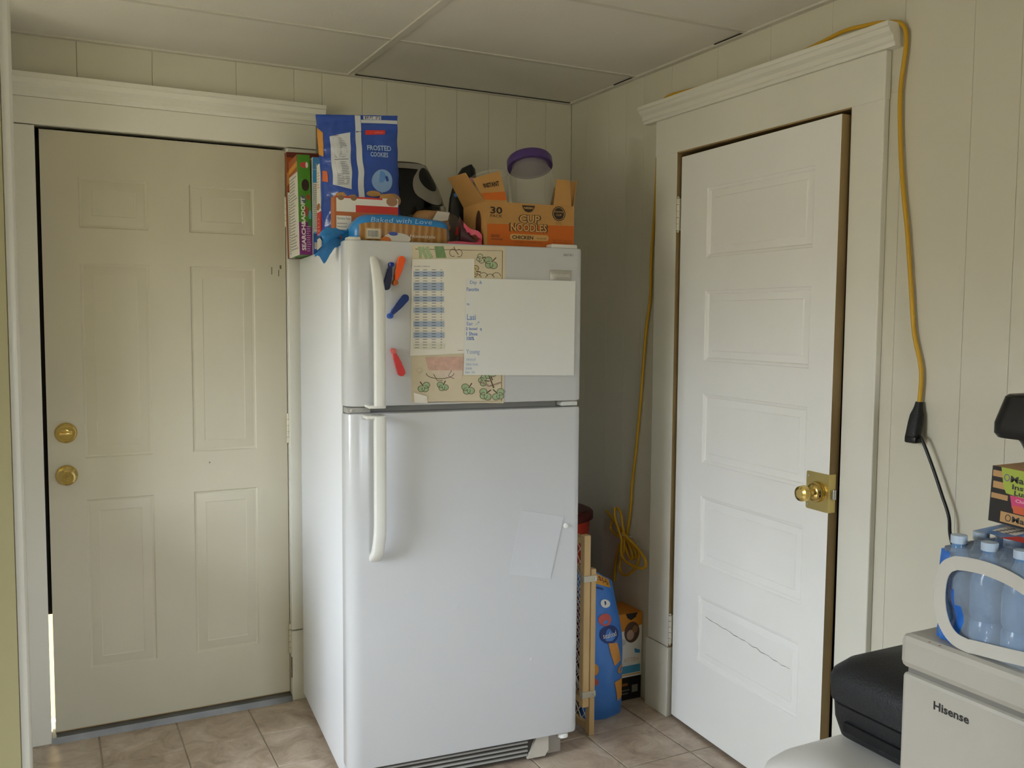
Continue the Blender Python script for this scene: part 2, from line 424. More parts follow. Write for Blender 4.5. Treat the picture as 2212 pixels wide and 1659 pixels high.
# ---- entrance door casing (trim_1)
tr1 = thing('trim_1', (-1.62, 0, 0), label='white casing with capped header around the entrance door', cat='door trim', kind='structure')
bx('side_casing', (-2.145, SL0, -.022, 0, 0, 2.068), M_TRIM, tr1, .003)
bx('side_casing', (D1R+.004, -1.105, -.022, 0, .272, 2.068), M_TRIM, tr1, .003)
bx('plinth_block', (D1R+.004, -1.103, -.024, 0, 0, .268), M_TRIM, tr1, .003)
bx('header_board', (-2.145, -1.105, -.024, 0, 2.071, 2.157), M_TRIM, tr1, .003)
cap = [(-.0, 2.157), (-.028, 2.157), (-.030, 2.168), (-.034, 2.172), (-.034, 2.186), (-.045, 2.196), (-.048, 2.212), (-.055, 2.214), (-.055, 2.228), (0, 2.228)]
MB().prism(cap, -2.175, -1.075, M_TRIM, 'x').build('cap_moulding', tr1, True, sharp=20)
bx('shadow_gap', (-2.1, -1.085, -.004, .001, 2.2285, 2.2335), M_GAP, tr1)
jm = MB()
jm.box(SL0, D1R+.004, .046, .10, D1T+.006, D1T+.012, M_TRIM); jm.box(SL0-.006, SL0, 0, .012, 0, D1T+.02, M_TRIM)
jm.box(D1R+.003, D1R+.006, 0, .10, 0, D1T+.01, M_TRIM)
jm.box(SL0, D1L+.02, .046, .06, .43, D1T+.01, M_GAP); jm.box(SL0, D1R, .046, .06, D1T-.02, D1T+.012, M_GAP)
jm.box(D1R-.02, D1R+.004, .046, .06, 0, D1T, M_GAP)
jm.build('door_jamb', tr1, True)
# threshold
th = MB(); th.prism([(-.030, 0), (-.022, .020), (.0, .026), (.10, .026), (.10, 0)], D1L-.010, D1R+.002, M_THRESH, 'x')
th.build('trim_2', None, label='grey metal threshold under the entrance door', cat='threshold', kind='structure')

bx('leak_screen', (-3.2, -.6, .95, 1.02, -.3, 2.6), mat('screen_ochre', 'a58f5c', .8), None, label='ochre screen added outside to cut the sky light coming through the entrance door gap', cat='wall', kind='structure')  # added screen: cuts sky leak through the door gap and shows warm in it
# ---- door panels: slab with holes + moulded panels
def door_slab(x0, x1, z0, z1, holes, thick, m, name, parent, to3, edge_m=None):
    """flat face with rectangular holes; to3(a, z, depth) -> point, depth positive into the wall"""
    xs_ = sorted({x0, x1}|{h[0] for h in holes}|{h[1] for h in holes}); zs = sorted({z0, z1}|{h[2] for h in holes}|{h[3] for h in holes})
    mb = MB()
    for i in range(len(xs_)-1):
        for j in range(len(zs)-1):
            cx, cz = (xs_[i]+xs_[i+1])/2, (zs[j]+zs[j+1])/2
            if any(h[0] < cx < h[1] and h[2] < cz < h[3] for h in holes): continue
            q = [(xs_[i], zs[j]), (xs_[i+1], zs[j]), (xs_[i+1], zs[j+1]), (xs_[i], zs[j+1])]
            mb.add([to3(a, b, 0) for a, b in q], [(0, 1, 2, 3)], m)
    P = [(x0, z0), (x1, z0), (x1, z1), (x0, z1)]
    mb.add([to3(a, b, thick) for a, b in P], [(0, 1, 2, 3)], m)
    for k in range(4):
        a, b = P[k], P[(k+1) % 4]
        mb.add([to3(*a, 0), to3(*b, 0), to3(*b, thick), to3(*a, thick)], [(0, 1, 2, 3)], edge_m or m)
    return mb.build(name, parent, True, weld=True)
def door_panel(h, prof, m, parent, to3, name='door_panel'):
    """prof: list of (inset, depth) rings from the hole edge inwards"""
    mb = MB(); rings = []
    for ins, dp in prof:
        rings.append([to3(h[0]+ins, h[2]+ins, dp), to3(h[1]-ins, h[2]+ins, dp), to3(h[1]-ins, h[3]-ins, dp), to3(h[0]+ins, h[3]-ins, dp)])
    mb.loft(rings, m, True, False); mb.add(rings[-1], [(0, 1, 2, 3)], m)
    return mb.build(name, parent, True, sharp=14)
d1 = thing('door_1', ((D1L+D1R)/2, 0, 0), label='cream six panel entrance door with brass knob and deadbolt', cat='door', kind='structure')
H1 = []
for xa, xb in ((-1.906, -1.688), (-1.554, -1.330)):
    for za, zb in ((1.747, 1.915), (.968, 1.630), (.232, .825)):
        H1.append((xa, xb, za, zb))
t1 = lambda a, z, d: (a, d, z)
door_slab(D1L, D1R, D1B, D1T, H1, .045, M_DOOR1, 'slab', d1, t1)
for h in H1:
    door_panel(h, [(0, 0), (.004, .0035), (.010, .0045), (.014, .0035), (.040, -.0005), (.043, .0005)], M_DOOR1, d1, t1)
bx('weatherstrip', (D1L+.002, D1R-.002, .002, .04, .027, D1B+.001), mat('bronze_strip', 'a58a5c', .5, .3), d1)
# small pencil marks and grime specks on the door
sc = Print(lambda a, b, l: at(a, b, 1, -.0003-l), base=0)
for (px, py, wd, ht) in ((606, 577, 4, 8), (602, 590, 2, 14), (587, 585, 2, 16), (453, 999, 3, 3)):
    sc.quad([(px-wd/2, py-ht/2), (px+wd/2, py-ht/2), (px+wd/2, py+ht/2), (px-wd/2, py+ht/2)], mat('grime', '6f675a', .8))
sc.build('scuff_marks', d1, True)
# brass deadbolt and knob
lk = MB(); c = Vector((-1.962, 0, 1.058))
lk.lathe([(.0, 0), (.034, 0), (.035, -.003), (.033, -.008), (.029, -.011), (.024, -.011), (.023, -.007), (0, -.007)], M_BRASS, c, (0, 1, 0), 32)
dbl = lk.build('deadbolt', d1, True)
MB().lathe([(.0, -.007), (.010, -.007), (.010, -.014), (0, -.014)], M_BRASS, c, (0, 1, 0), 20).box(c.x-.021, c.x+.019, -.026, -.012, c.z-.004, c.z+.004, M_BRASS, .003).build('thumb_turn', dbl, True)
c = Vector((-1.963, 0, .914))
kn = MB().lathe([(0, 0), (.034, 0), (.035, -.003), (.031, -.009), (.022, -.012), (.013, -.016), (.012, -.028), (.016, -.034), (.0255, -.040), (.0275, -.048), (.0255, -.057), (.020, -.061), (.0165, -.061), (.0155, -.058), (.006, -.058), (.005, -.060), (0, -.060)], M_BRASS, c, (0, 1, 0), 36).build('knob', d1, True)
M_HINGE = mat('painted_hinge', 'd2ccb8', .4, .2)
for z0, z1 in ((1.784, 1.893), (.984, 1.095), (.180, .295)):
    hg = MB(); dz = (z1-z0)/5
    for k in range(5): hg.lathe([(0, z0+k*dz+.0012), (.0062, z0+k*dz+.0012), (.0062, z0+(k+1)*dz-.0012), (0, z0+(k+1)*dz-.0012)], M_HINGE, (D1R+.002, -.006, 0), (0, 0, 1), 12)
    hg.box(D1R-.001, D1R+.003, -.004, .02, z0, z1, M_HINGE)
    hg.build('hinge', d1, True)
MB().box(D1R+.001, D1R+.004, -.0235, -.021, .09, .17, mat('rust', '6b3a22', .9)).build('rust_stain', d1, True)

# ---- five panel door (door_2) on the right wall, standing slightly proud of its frame
tr3 = thing('trim_3', (0, -1.15, 0), label='white casing with capped header around the five panel door', cat='door trim', kind='structure')
bx('side_casing', (-.021, 0, D2L-.0, -.641, .262, D2T+.01), M_TRIM, tr3, .003)
bx('plinth_block', (-.024, 0, D2L+.001, -.632, 0, .259), M_TRIM, tr3, .003)
bx('side_casing', (-.021, 0, -1.661, D2R, 0, D2T+.01), M_TRIM, tr3, .003)
bx('header_board', (-.023, 0, -1.663, -.640, D2T+.003, 2.168), M_TRIM, tr3, .003)
bx('opening_edge', (-.0225, .0, D2R, D2L, D2T-.0005, D2T+.004), M_BAREWOOD, tr3)
cap2 = [(0, 2.168), (-.030, 2.168), (-.032, 2.177), (-.037, 2.181), (-.038, 2.195), (-.050, 2.203), (-.056, 2.214), (-.060, 2.216), (-.060, 2.228), (0, 2.228)]
MB().prism(cap2, -1.697, -.575, M_TRIM, 'y').build('cap_moulding', tr3, True, sharp=20)
jm = MB(); jm.box(0, .045, D2L, D2L+.006, 0, D2T+.01, M_BAREWOOD); jm.box(0, .045, D2R-.006, D2R, 0, D2T+.01, M_BAREWOOD); jm.box(0, .045, D2R, D2L, D2T+.002, D2T+.008, M_BAREWOOD)
jm.box(.036, .0449, D2R, D2L, 0, D2T+.003, M_GAP)
jm.box(-.021, 0, D2L-.0015, D2L, .262, D2T, M_BAREWOOD)
jm.build('door_jamb', tr3, True)
DX0, DX1, DY0, DY1, DZ0, DZ1 = -.010, -.046, -.780, -1.540, .014, 2.022
def t2(a, z, d):
    # a: distance from the hinge edge
    f = a/.76; wv = .012*(f)*max(0, 1-z/2.0)       # the old door is warped: foot of latch side stands further out
    return (DX0+(DX1-DX0)*f-wv+d, DY0+(DY1-DY0)*f, z)
d2 = thing('door_2', (0, -.78, 0), label='white five panel wooden door with brass knob and square plate', cat='door', kind='structure')
PL, PRr = .152, .662
H2 = [(PL, PRr, 1.663, 1.897), (PL, PRr, 1.314, 1.552), (PL, PRr, .963, 1.202), (PL, PRr, .613, .850), (PL, PRr, .268, .500)]
door_slab(0, .76, DZ0, DZ1, H2, .035, M_DOOR2, 'slab', d2, t2, M_BAREWOOD)
for h in H2:
    door_panel(h, [(0, 0), (.002, .003), (.009, .005), (.013, .009), (.034, .0075), (.037, .005)], M_DOOR2, d2, t2)
# crack in the lowest panel and a split at the door foot
cr = Print(lambda a, z, l: t2(a, z, .0047-l), base=0)
cp = [(.19+.43*k/22, .433-.030*k/22+random.uniform(-.003, .003)) for k in range(23)]
for k in range(0, 22, 1):
    cr.line([cp[k], cp[k+1]], .0008+.0016*random.random(), mat('crack', '7d7868', .9))
cr.build('crack', d2, True)
# knob set
def t2n(a, z): return Vector(t2(a, z, 0))
pc = (.715, .962)
nrm = Vector((-1, -.045, 0)).normalized()
pb = MB(); pts = rrect(.671, .7605, .908, 1.018, .006)
pb.loft([[Vector(t2(a, z, -.0003)) for a, z in pts], [Vector(t2(a, z, -.0022)) for a, z in pts]], M_BRASSDK)
plate = pb.build('knob_plate', d2, True)
bx('edge_plate', (DX1-.009, DX1+.018, DY1-.0018, DY1-.0002, .908, 1.018), M_BRASSDK, d2)
for a, z in ((.681, 1.005), (.681, .921)):
    MB().lathe([(0, 0), (.0035, 0), (.003, .0014), (0, .0016)], M_STEEL, t2n(a, z)+nrm*.0022, nrm, 10).build('screw', plate, True)
MB().lathe([(0, 0), (.029, 0), (.030, .003), (.029, .012), (.024, .019), (.020, .021), (.013, .024), (.0115, .034), (.015, .040), (.0215, .045), (.0235, .051), (.0215, .058), (.023, .061), (.0215, .067), (.014, .071), (.013, .070), (0, .071)], M_BRASS, t2n(*pc)+nrm*.002, nrm, 36).build('knob', d2, True)
bx('latch', (DX1+.004, DX1+.016, DY1-.009, DY1, .945, .975), M_STEEL, d2, .003)
for z0, z1 in ((1.759, 1.887), (.269, .389)):
    hg = MB(); dz = (z1-z0-.016)/5
    for k in range(5): hg.lathe([(0, z0+.008+k*dz+.001), (.0066, z0+.008+k*dz+.001), (.0066, z0+.008+(k+1)*dz-.001), (0, z0+.008+(k+1)*dz-.001)], M_HINGE, (-.017, D2L-.005, 0), (0, 0, 1), 12)
    for zz, sg in ((z0, 1), (z1, -1)): hg.lathe([(0, zz), (.004, zz+.002*sg), (.005, zz+.006*sg), (0, zz+.008*sg)], M_HINGE, (-.017, D2L-.005, 0), (0, 0, 1), 10)
    hg.box(-.018, .01, D2L-.008, D2L-.0012, z0+.008, z1-.008, M_HINGE)
    hg.build('hinge', d2, True)
bx('baseboard_back', (-.41, -.03, -.016, 0, 0, .14), M_TRIM, None, .003, label='white baseboard in the corner behind the refrigerator', cat='baseboard', kind='structure')
bx('baseboard_right', (-.016, 0, -5.2, -1.664, 0, .14), M_TRIM, None, .003, label='white baseboard along the wall behind the freezer', cat='baseboard', kind='structure')

#@@FRIDGE@@
# ================================================================== REFRIGERATOR
FW, FD, FH, FS0, FS1, FB = .7686, .779, 1.678, 1.170, 1.190, .086
fr = thing('refrigerator', FR_O, FR_A, label='white top-freezer refrigerator with papers on its upper door', cat='refrigerator')
fb_ = MB(); fb_.box(0, FW, .072, FD, .03, 1.667, M_FRIDGE, .008)
fb_.build('cabinet', fr)
for u in (.03, FW-.07):
    for v in (.10, .68):
        MB().box(u, u+.04, v, v+.04, 0, .032, M_BLACK, .004).build('foot', fr)
def door_prof(ins=0.0):
    n = 8; pts = [(FW-ins, .066-ins), (ins, .066-ins)]
    for k in range(n+1):
        a = math.radians(180+90*k/n); pts.append((.046+(.046-ins)*math.cos(a), .034+(.034-ins)*math.sin(a)))
    for k in range(n+1):
        a = math.radians(270+90*k/n); pts.append((FW-.026+(.026-ins)*math.cos(a), .024+(.024-ins)*math.sin(a)))
    return pts
def fdoor(z0, z1, name):
    rings = []
    for ins, z in ((.006, z0), (.0015, z0+.002), (0, z0+.007), (0, z1-.007), (.0015, z1-.002), (.006, z1)):
        rings.append([(a, b, z) for a, b in door_prof(ins)])
    return MB().loft(rings, M_FRDOOR).build(name, fr, sharp=40)
fz = fdoor(FS1, FH, 'freezer_door'); rd = fdoor(FB, FS0, 'fresh_food_door')
MB().box(.02, FW-.02, .066, .0725, FS1+.01, FH-.015, M_GREYPL).box(.02, FW-.02, .066, .0725, FB+.01, FS0-.01, M_GREYPL).box(.004, FW-.004, .064, .074, FS0-.004, FS1+.004, M_GREYPL).build('door_gasket', fr)
def handle(path, wd, tk, name, parent, wfn=None):
    P = [Vector(p) for p in path]; rings = []
    for i, p in enumerate(P):
        t = (P[min(i+1, len(P)-1)]-P[max(i-1, 0)]).normalized(); n = Vector((1, 0, 0)).cross(t).normalized()
        k = wfn(i/(len(P)-1)) if wfn else 1
        rings.append([p+Vector((1, 0, 0))*a*k+n*b*k for a, b in sell(0, 0, wd/2, tk/2, .55, 16)])
    return MB().loft(rings, M_PLAST).build(name, parent, sharp=50)
HU = .088
handle(spline([(HU-.006, .006, 1.628), (HU-.004, -.010, 1.606), (HU-.002, -.028, 1.570), (HU, -.041, 1.520), (HU, -.046, 1.460), (HU, -.046, 1.30), (HU, -.046, 1.196)], 8), .034, .022, 'handle', fz, lambda t: .62+.38*min(1, t*2.2))
MB().box(HU-.034, HU+.017, -.053, .005, FS1-.001, FS1+.008, M_PLAST, .003).build('handle_foot', fz)
handle(spline([(HU, -.046, 1.166), (HU, -.046, 1.05), (HU, -.046, .90), (HU, -.044, .830), (HU-.002, -.036, .785), (HU-.004, -.022, .752), (HU-.004, .004, .735)], 8), .036, .023, 'handle', rd)
MB().box(HU-.040, HU+.018, -.054, .005, FS0-.012, FS0-.002, M_PLAST, .003).build('handle_foot', rd)
# hinge covers, catch between the doors
MB().box(.665, .757, .02, .067, FH-.004, FH+.013, M_PLAST, .005).build('hinge_cover', fr)
MB().box(.012, .050, .02, .067, FH-.004, FH+.010, M_PLAST, .004).build('corner_cap', fr)
MB().box(.705, .762, .018, .06, FS0+.002, FS1-.003, M_PLAST, .003).build('centre_hinge', fr)
MB().box(.004, .075, .012, .06, FS0+.001, FS1-.002, M_GREYPL, .003).lathe([(0, 0), (.004, 0), (.004, .002), (0, .002)], M_STEEL, (.016, .012, 1.180), (0, -1, 0), 10).build('door_stop', fr)
# toe grille
gr = MB().box(.02, .70, .034, .05, .012, .080, M_DARK).build('toe_grille', fr)
for k in range(4):
    MB().box(.02, .60, .027, .036, .020+.0145*k, .0255+.0145*k, M_GREYPL, .001).build('grille_slat', gr)
MB().prism([(.596, .012), (.66, .012), (.672, .03), (.672, .08), (.628, .08), (.612, .04)], .022, .04, mat('grille_cover', 'b9b2a4', .5), 'y').build('grille_end', gr)
MB().box(.672, .72, .03, .05, .014, .078, mat('bracket_steel', '8d857a', .6), .002).build('hinge_bracket', fr)
MB().lathe([(0, 0), (.018, 0), (.018, .010), (.014, .014), (0, .014)], M_PLAST, (.722, .02, .070), (0, 0, 1), 18).build('lower_hinge_cap', fr)
# badge and model text
FP = lambda v0: (lambda a, b, l: (lambda p: (p.x, v0-l, p.z))(fl(a, b, 1, 0.0)))
bd = MB().box(.649, .7255, -.0032, .001, 1.573, 1.607, M_SILVER, .0012).build('badge', fz)
Print(lambda a, b, l: (a, -.0032-l, b)).text('FRIGIDAIRE', .689, 1.590, .009, mat('badge_letters', 'e6e4df', .3, .3), width=.060).build('badge_lettering', bd)
Print(FP(0.0)).text('FFHT1821', 1228, 551, 5, ink('55524c'), width=20, flip=-1).build('model_lettering', fz)
for (px, py, r) in ((986, 1310, .012), (1148, 1424, .007)):
    p = fl(px, py, 1, 0.0)
    MB().lathe([(0, .0012), (r*.5, .0010), (r, .0001)], M_FRDOOR, (p.x, 0, p.z), (0, -1, 0), 16, False).build('dent', rd)

# ---- things stuck on the doors
def sheet(name, pts, v0, m, label, cat, thick=.0004, bow=0.0, fold=None):
    """sheet of paper on the freezer door, corners given in the photo, clockwise from the top left"""
    q = [fl(x, y, 1, v0) for x, y in pts]; base = (q[3]+q[2])/2
    wp = FR_M @ Vector((base.x, v0, base.z))
    t = thing(name, wp, FR_A, label=label, cat=cat)
    def P(i, j, off=0.0):
        a = q[0].lerp(q[1], i); b = q[3].lerp(q[2], i); p = a.lerp(b, j)
        return Vector((p.x-base.x, -off-bow*math.sin(math.pi*i)*abs(math.sin(2.2*math.pi*j))-.0004, p.z-base.z))
    mb = MB(); mb.grid(14, 14, lambda i, j: P(i, j, thick), m); mb.grid(14, 14, lambda i, j: P(i, j, 0), m)
    for f in (lambda s_: (s_, 0), lambda s_: (s_, 1), lambda s_: (0, s_), lambda s_: (1, s_)):
        mb.grid(14, 1, lambda i, j, f=f: P(*f(i), thick*j), m)
    mb.build('sheet', t, weld=True)
    def surf(a, b, l):
        p = fl(a, b, 1, v0); w0 = (q[1]-q[0]).length; h0 = (q[0]-q[3]).length
        i = (p.x-q[0].x)/max(1e-6, w0); j = (q[0].z-p.z)/h0
        d = thick+l+bow*math.sin(math.pi*max(0, min(1, i)))*abs(math.sin(2.2*math.pi*max(0, min(1, j))))+.0004
        return (p.x-base.x, -d, p.z-base.z)
    return t, surf
# colouring page (the figure on it is left out; leaves, stems, frame and stains stay)
pg, sf = sheet('coloring_page', [(890, 529), (1092, 533), (1088, 871), (888, 868)], 0.0, M_AGED, 'large yellowed colouring page with green leaves, taped to the freezer door', 'paper', bow=.0006)
pr_ = Print(sf); GRN = mat('green_crayon', 'a9bf94', .7, noise_amt=.2, scale=90); GRD = mat('green_crayon_dark', '7f9d6c', .7, noise_amt=.25, scale=90); PEN = ink('5a4a40', .8); PNK = mat('pink_crayon', 'd9b3a2', .7, noise_amt=.2, scale=60)
pr_.line([(897, 538), (1085, 542), (1083, 866), (924, 869)], 1.3, PEN)
for x0, x1, w_ in ((905, 908, 6), (912, 922, 7), (922, 932, 8)):
    pr_.line([(x0, 533), (x0+3, 545), (x1, 558)], w_, GRN)
pr_.quad([(938, 532), (958, 532), (964, 557), (942, 557)], GRD)
pr_.line([(980, 533), (984, 542), (990, 550)], 1.5, PEN); pr_.ring(978, 546, 7, 8, 1.2, PEN, a0=60, a1=330); pr_.ring(991, 547, 7, 8, 1.2, PEN, a0=-140, a1=120)
def clover(cx, cy, r, stem, col=GRN):
    for k in range(3):
        a = stem+math.pi+(k-1)*1.25
        pr_.ell(cx+r*.55*math.cos(a), cy+r*.55*math.sin(a), r*.55, r*.5, col)
    for k in range(3):
        a = stem+math.pi+(k-1)*1.25
        pr_.ring(cx+r*.55*math.cos(a), cy+r*.55*math.sin(a), r*.55, r*.5, 1.1, PEN, a0=math.degrees(a)-150, a1=math.degrees(a)+150)
    pr_.line([(cx, cy), (cx+r*.9*math.cos(stem), cy+r*.9*math.sin(stem))], 2.2, PEN)
clover(1062, 566, 15, -.8); clover(1040, 558, 10, -.3, mat('pale_green_crayon', 'c6c8a6', .7)); clover(1028, 586, 12, .2, mat('tan_crayon', 'd3c08e', .7, noise_amt=.2, scale=60))
for k in range(4): pr_.ring(1030+14*k, 600-3*(k % 2), 9, 8, 1.1, PEN, a0=180, a1=360)
clover(914, 834, 13, -2.2); clover(957, 832, 12, -1.1); clover(1012, 838, 14, -1.0); clover(1046, 822, 12, .1); clover(1060, 812, 11, 1.2); clover(1050, 850, 14, -.7); clover(1074, 850, 14, -2.4)
pr_.line([(1036, 824), (1056, 834), (1082, 826)], 3, mat('brown_crayon', 'a08575', .7)); pr_.line([(1056, 812), (1066, 838)], 2.4, PEN)
pr_.quad([(918, 772), (1000, 770), (1000, 800), (926, 800)], PNK); pr_.quad([(930, 800), (1000, 800), (996, 818), (942, 812)], mat('pink_crayon_pale', 'decdbb', .7, noise_amt=.1, scale=50))
pr_.ring(950, 806, 30, 12, 1.2, PEN, a0=0, a1=180); pr_.line([(975, 800), (968, 812), (980, 818)], 1.2, PEN); pr_.line([(936, 808), (944, 822), (956, 822)], 1.2, PEN)
pr_.ring(906, 800, 6, 5, .8, mat('faint_pencil', 'b9a68e', .8))
pr_.build('crayon_drawing', pg)
MB().grid(4, 4, lambda i, j: (lambda p, b: (p.x-b.x, -.0012-.010*i*(1-i)-.004*(1-j)*i, p.z-b.z))(fl(893+i*28+j*2, 848+i*8+j*(24-8*i)*.9, 1, 0), (fl(1088, 871, 1, 0)+fl(888, 868, 1, 0))/2), M_PAPER).build('curled_corner', pg)
# payment schedule print-out
sd, sf = sheet('schedule_sheet', [(890, 560), (1024, 559), (1027, 762), (886, 769)], -.0022, M_PAPER, 'white print-out with a blue striped table, on the freezer door', 'paper', bow=.0005)
pr_ = Print(sf); BLU = ink('a9b7cb'); TXT = ink('7a7a80'); LBL = ink('d9d7c4')
pr_.text('PAYMENT SCHEDULE', 911, 575.5, 3, TXT, width=34, flip=-1)
y = 581
rows = [0]+[1, 1, 0, 0, 1, 1, 1, 0, 0, 1, 1, 0, 0, 1, 1, 0, 0, 0, 1, 1, 0, 0, 1, 1, 0, 0, 2, 2]
for k, rr in enumerate(rows):
    yy = 583+k*6.0; xo = -k*.02
    if rr: pr_.rect(893+xo, yy-3, 958+xo+.06*k, yy+3, BLU if rr == 1 else LBL)
    for x, w_ in ((901, 9), (918, 9), (937, 9), (953, 3)):
        pr_.rect(x-w_/2+xo, yy-.7, x+w_/2+xo, yy+.7, ink('4c5566') if rr == 1 else TXT)
pr_.rect(988, 756, 1000, 757, ink('b08080'))
pr_.build('printed_table', sd)
# dry-erase sheet with blue handwriting
wb_, sf = sheet('dry_erase_sheet', [(1007, 601), (1243, 607), (1239, 811), (1001, 810)], -.0042, mat('dry_erase_white', 'e6e7e3', .22), 'blank white dry-erase sheet with faded blue handwriting, on the freezer door', 'sheet', bow=.0004)
pr_ = Print(sf); B1 = ink('4f79c4'); B2 = ink('7f9bd0'); B3 = ink('a8bad8')
for body, x, yy, h, wd, m_ in (('Day  &', 1028, 611, 9, 26, B2), ('Favorite', 1021, 625, 8, 26, B1), ('to', 1011, 657, 5, 6, B1), ('Lasi', 1018, 685, 13, 19, B2), ('Sar  -"', 1021, 699, 8, 28, B2), ('2 bowl  q', 1023, 711, 8, 34, B1), ('1 Shoe', 1019, 721, 8, 24, B1), ('100%', 1016, 731, 8, 16, B1), ('Young', 1021, 761, 13, 30, B3), ('stool', 1017, 776, 6, 20, B3), ('two one', 1019, 787, 6, 26, B3), ('see', 1012, 796, 5, 14, B3), ('tea -to', 1015, 804, 5, 22, B3)):
    pr_.text(body, x, yy, h, m_, width=wd, flip=-1, bold=.012)
pr_.build('handwriting', wb_, kind='stuff')
# magnetic memo sheet and button magnet on the lower door
q = [fl(*p, 1, 0) for p in ((1128, 1102), (1217, 1115), (1188, 1250), (1100, 1240))]
mg = MB(); mg.loft([[(p.x, -.0006, p.z) for p in q], [(p.x, -.0022, p.z) for p in q]], mat('magnet_sheet_white', 'cccdcf', .3))
mo = mg.build('magnet_sheet', None, label='blank white tilted magnetic sheet on the lower refrigerator door', cat='magnet sheet'); mo.matrix_world = FR_M
p = fl(1222, 1135, 1, 0)
mo = MB().lathe([(0, 0), (.0085, 0), (.0085, .003), (.006, .006), (0, .007)], M_PLAST, (p.x, -.0003, p.z), (0, -1, 0), 20).build('button_magnet', None, label='small round white button magnet on the lower refrigerator door', cat='magnet'); mo.matrix_world = FR_M
# magnetic clips
def clip(big, small, hexb, hexs, label):
    v0 = -.011
    A = fl(*big, 1, v0); B = fl(*small, 1, v0); d = (B-A); L = d.length; ang = math.atan2(d.z, d.x)
    wp = FR_M @ Vector((A.x, v0, A.z))
    t = thing('magnet_clip', wp, FR_A, label=label, cat='clip', group='bag clips on the freezer door')
    e = Vector((math.cos(ang), 0, math.sin(ang))); n = Vector((-e.z, 0, e.x))
    def blade(y0, y1, m_, nm, w0, w1, cut):
        out = []
        for k in range(9): a = math.pi/2+math.pi*k/8; out.append((-.010+.012*math.cos(a)*1.0, w0*math.sin(a)))
        out += [(L*.30, -w0*.86), (L*.62, -w1*.95), (L*.80, -w1*.60)]
        for k in range(9): a = -math.pi/2*1.2+math.pi*1.2*k/8; out.append((L*.93+w1*math.cos(a), w1*math.sin(a)))
        out += [(L*.80, w1*.60), (L*.62, w1*.95), (L*.30, w0*.86)]
        ring = lambda s_, y: [e*(a)*1.0+n*b*s_+Vector((0, y, 0)) for a, b in out]
        return MB().loft([ring(.88, y0), ring(1, y0-.0015), ring(1, y1+.002), ring(.82, y1)], m_).build(nm, t, sharp=35)
    mb_ = mat('clip_'+hexb, hexb, .18, coat=.4); ms_ = mat('clip_'+hexs, hexs, .15, coat=.4)
    blade(.0105, .004, ms_, 'jaw', .0095, .0085, 0); blade(.0035, -.006, mb_, 'grip', .0120, .0075, 0)
    MB().lathe([(0, 0), (.0075, 0), (.0075, .004), (.005, .006), (0, .006)], ms_, e*L*.93+Vector((0, -.004, 0)), (0, -1, 0), 16).build('tip', t)
    MB().tube([e*L*.55+n*.009+Vector((0, .001, 0)), e*L*.55-n*.009+Vector((0, .001, 0))], .0022, M_STEEL, 8).build('spring_pin', t)
clip((836, 611), (846, 569), '1a2450', '1e2f8c', 'navy blue bag clip beside the orange one near the freezer handle')
clip((865, 569), (853, 614), 'ee5a22', 'c4661c', 'orange bag clip overlapping the navy one at the top')
clip((870, 650), (841, 685), '1b3a86', '2f63d0', 'bright blue slanted bag clip on its own in the middle')
clip((864, 797), (849, 755), 'e8444a', 'ee7a74', 'coral red bag clip lowest on the freezer door')
#@@TOP@@
# ================================================================== ON TOP OF THE REFRIGERATOR
FT = 1.6675
def carton(name, u0, u1, v0, v1, z0, z1, faces, label, cat, lean=(0, 0), rz=0.0, group=None, prints=None):
    """closed box: faces = dict(front, side, top) materials; prints(front_print, side_print)"""
    cx, cy = (u0+u1)/2, (v0+v1)/2
    wp = FR_M @ Vector((cx, cy, z0))
    t = thing(name, wp, FR_A+rz, label=label, cat=cat, group=group, rot=(lean[0], lean[1], FR_A+rz))
    a, b, h = (u1-u0)/2, (v1-v0)/2, z1-z0
    mb = MB(); F, Sd, Tp = faces
    mb.add([(-a, -b, 0), (a, -b, 0), (a, -b, h), (-a, -b, h)], [(0, 1, 2, 3)], F)
    mb.add([(-a, b, 0), (-a, -b, 0), (-a, -b, h), (-a, b, h)], [(0, 1, 2, 3)], Sd)
    mb.add([(a, -b, 0), (a, b, 0), (a, b, h), (a, -b, h)], [(0, 1, 2, 3)], Sd)
    mb.add([(a, b, 0), (-a, b, 0), (-a, b, h), (a, b, h)], [(0, 1, 2, 3)], F)
    mb.add([(-a, -b, h), (a, -b, h), (a, b, h), (-a, b, h)], [(0, 1, 2, 3)], Tp)
    mb.add([(-a, -b, 0), (-a, b, 0), (a, b, 0), (a, -b, 0)], [(0, 1, 2, 3)], Tp)
    mb.build('carton', t, weld=True)
    MB().box(-a+.002, a-.002, -.0012, .0012, h-.0005, h+.0012, Tp).build('top_flap', t)
    fp = Print(lambda x, y, l: (-a+x*2*a, -b-l, y*h)); sp = Print(lambda x, y, l: (-a-l, b-x*2*b, y*h))
    if prints:
        prints(fp, sp)
        if fp.mb.v: fp.build('front_print', t)
        if sp.mb.v: sp.build('side_print', t)
    return t
WHT = ink('e9e6de'); BLKT = ink('2a2725'); RED = ink('c8322b'); ORG = ink('c9732e')
def lines(p, x0, x1, y0, y1, n, m=None, wd=.35):
    for k in range(n):
        y = y0+(y1-y0)*(k+.5)/n; hh = (y1-y0)/n*wd/2
        p.rect(x0, y-hh, x0+(x1-x0)*random.uniform(.55, 1), y+hh, m or ink('9a978f'))
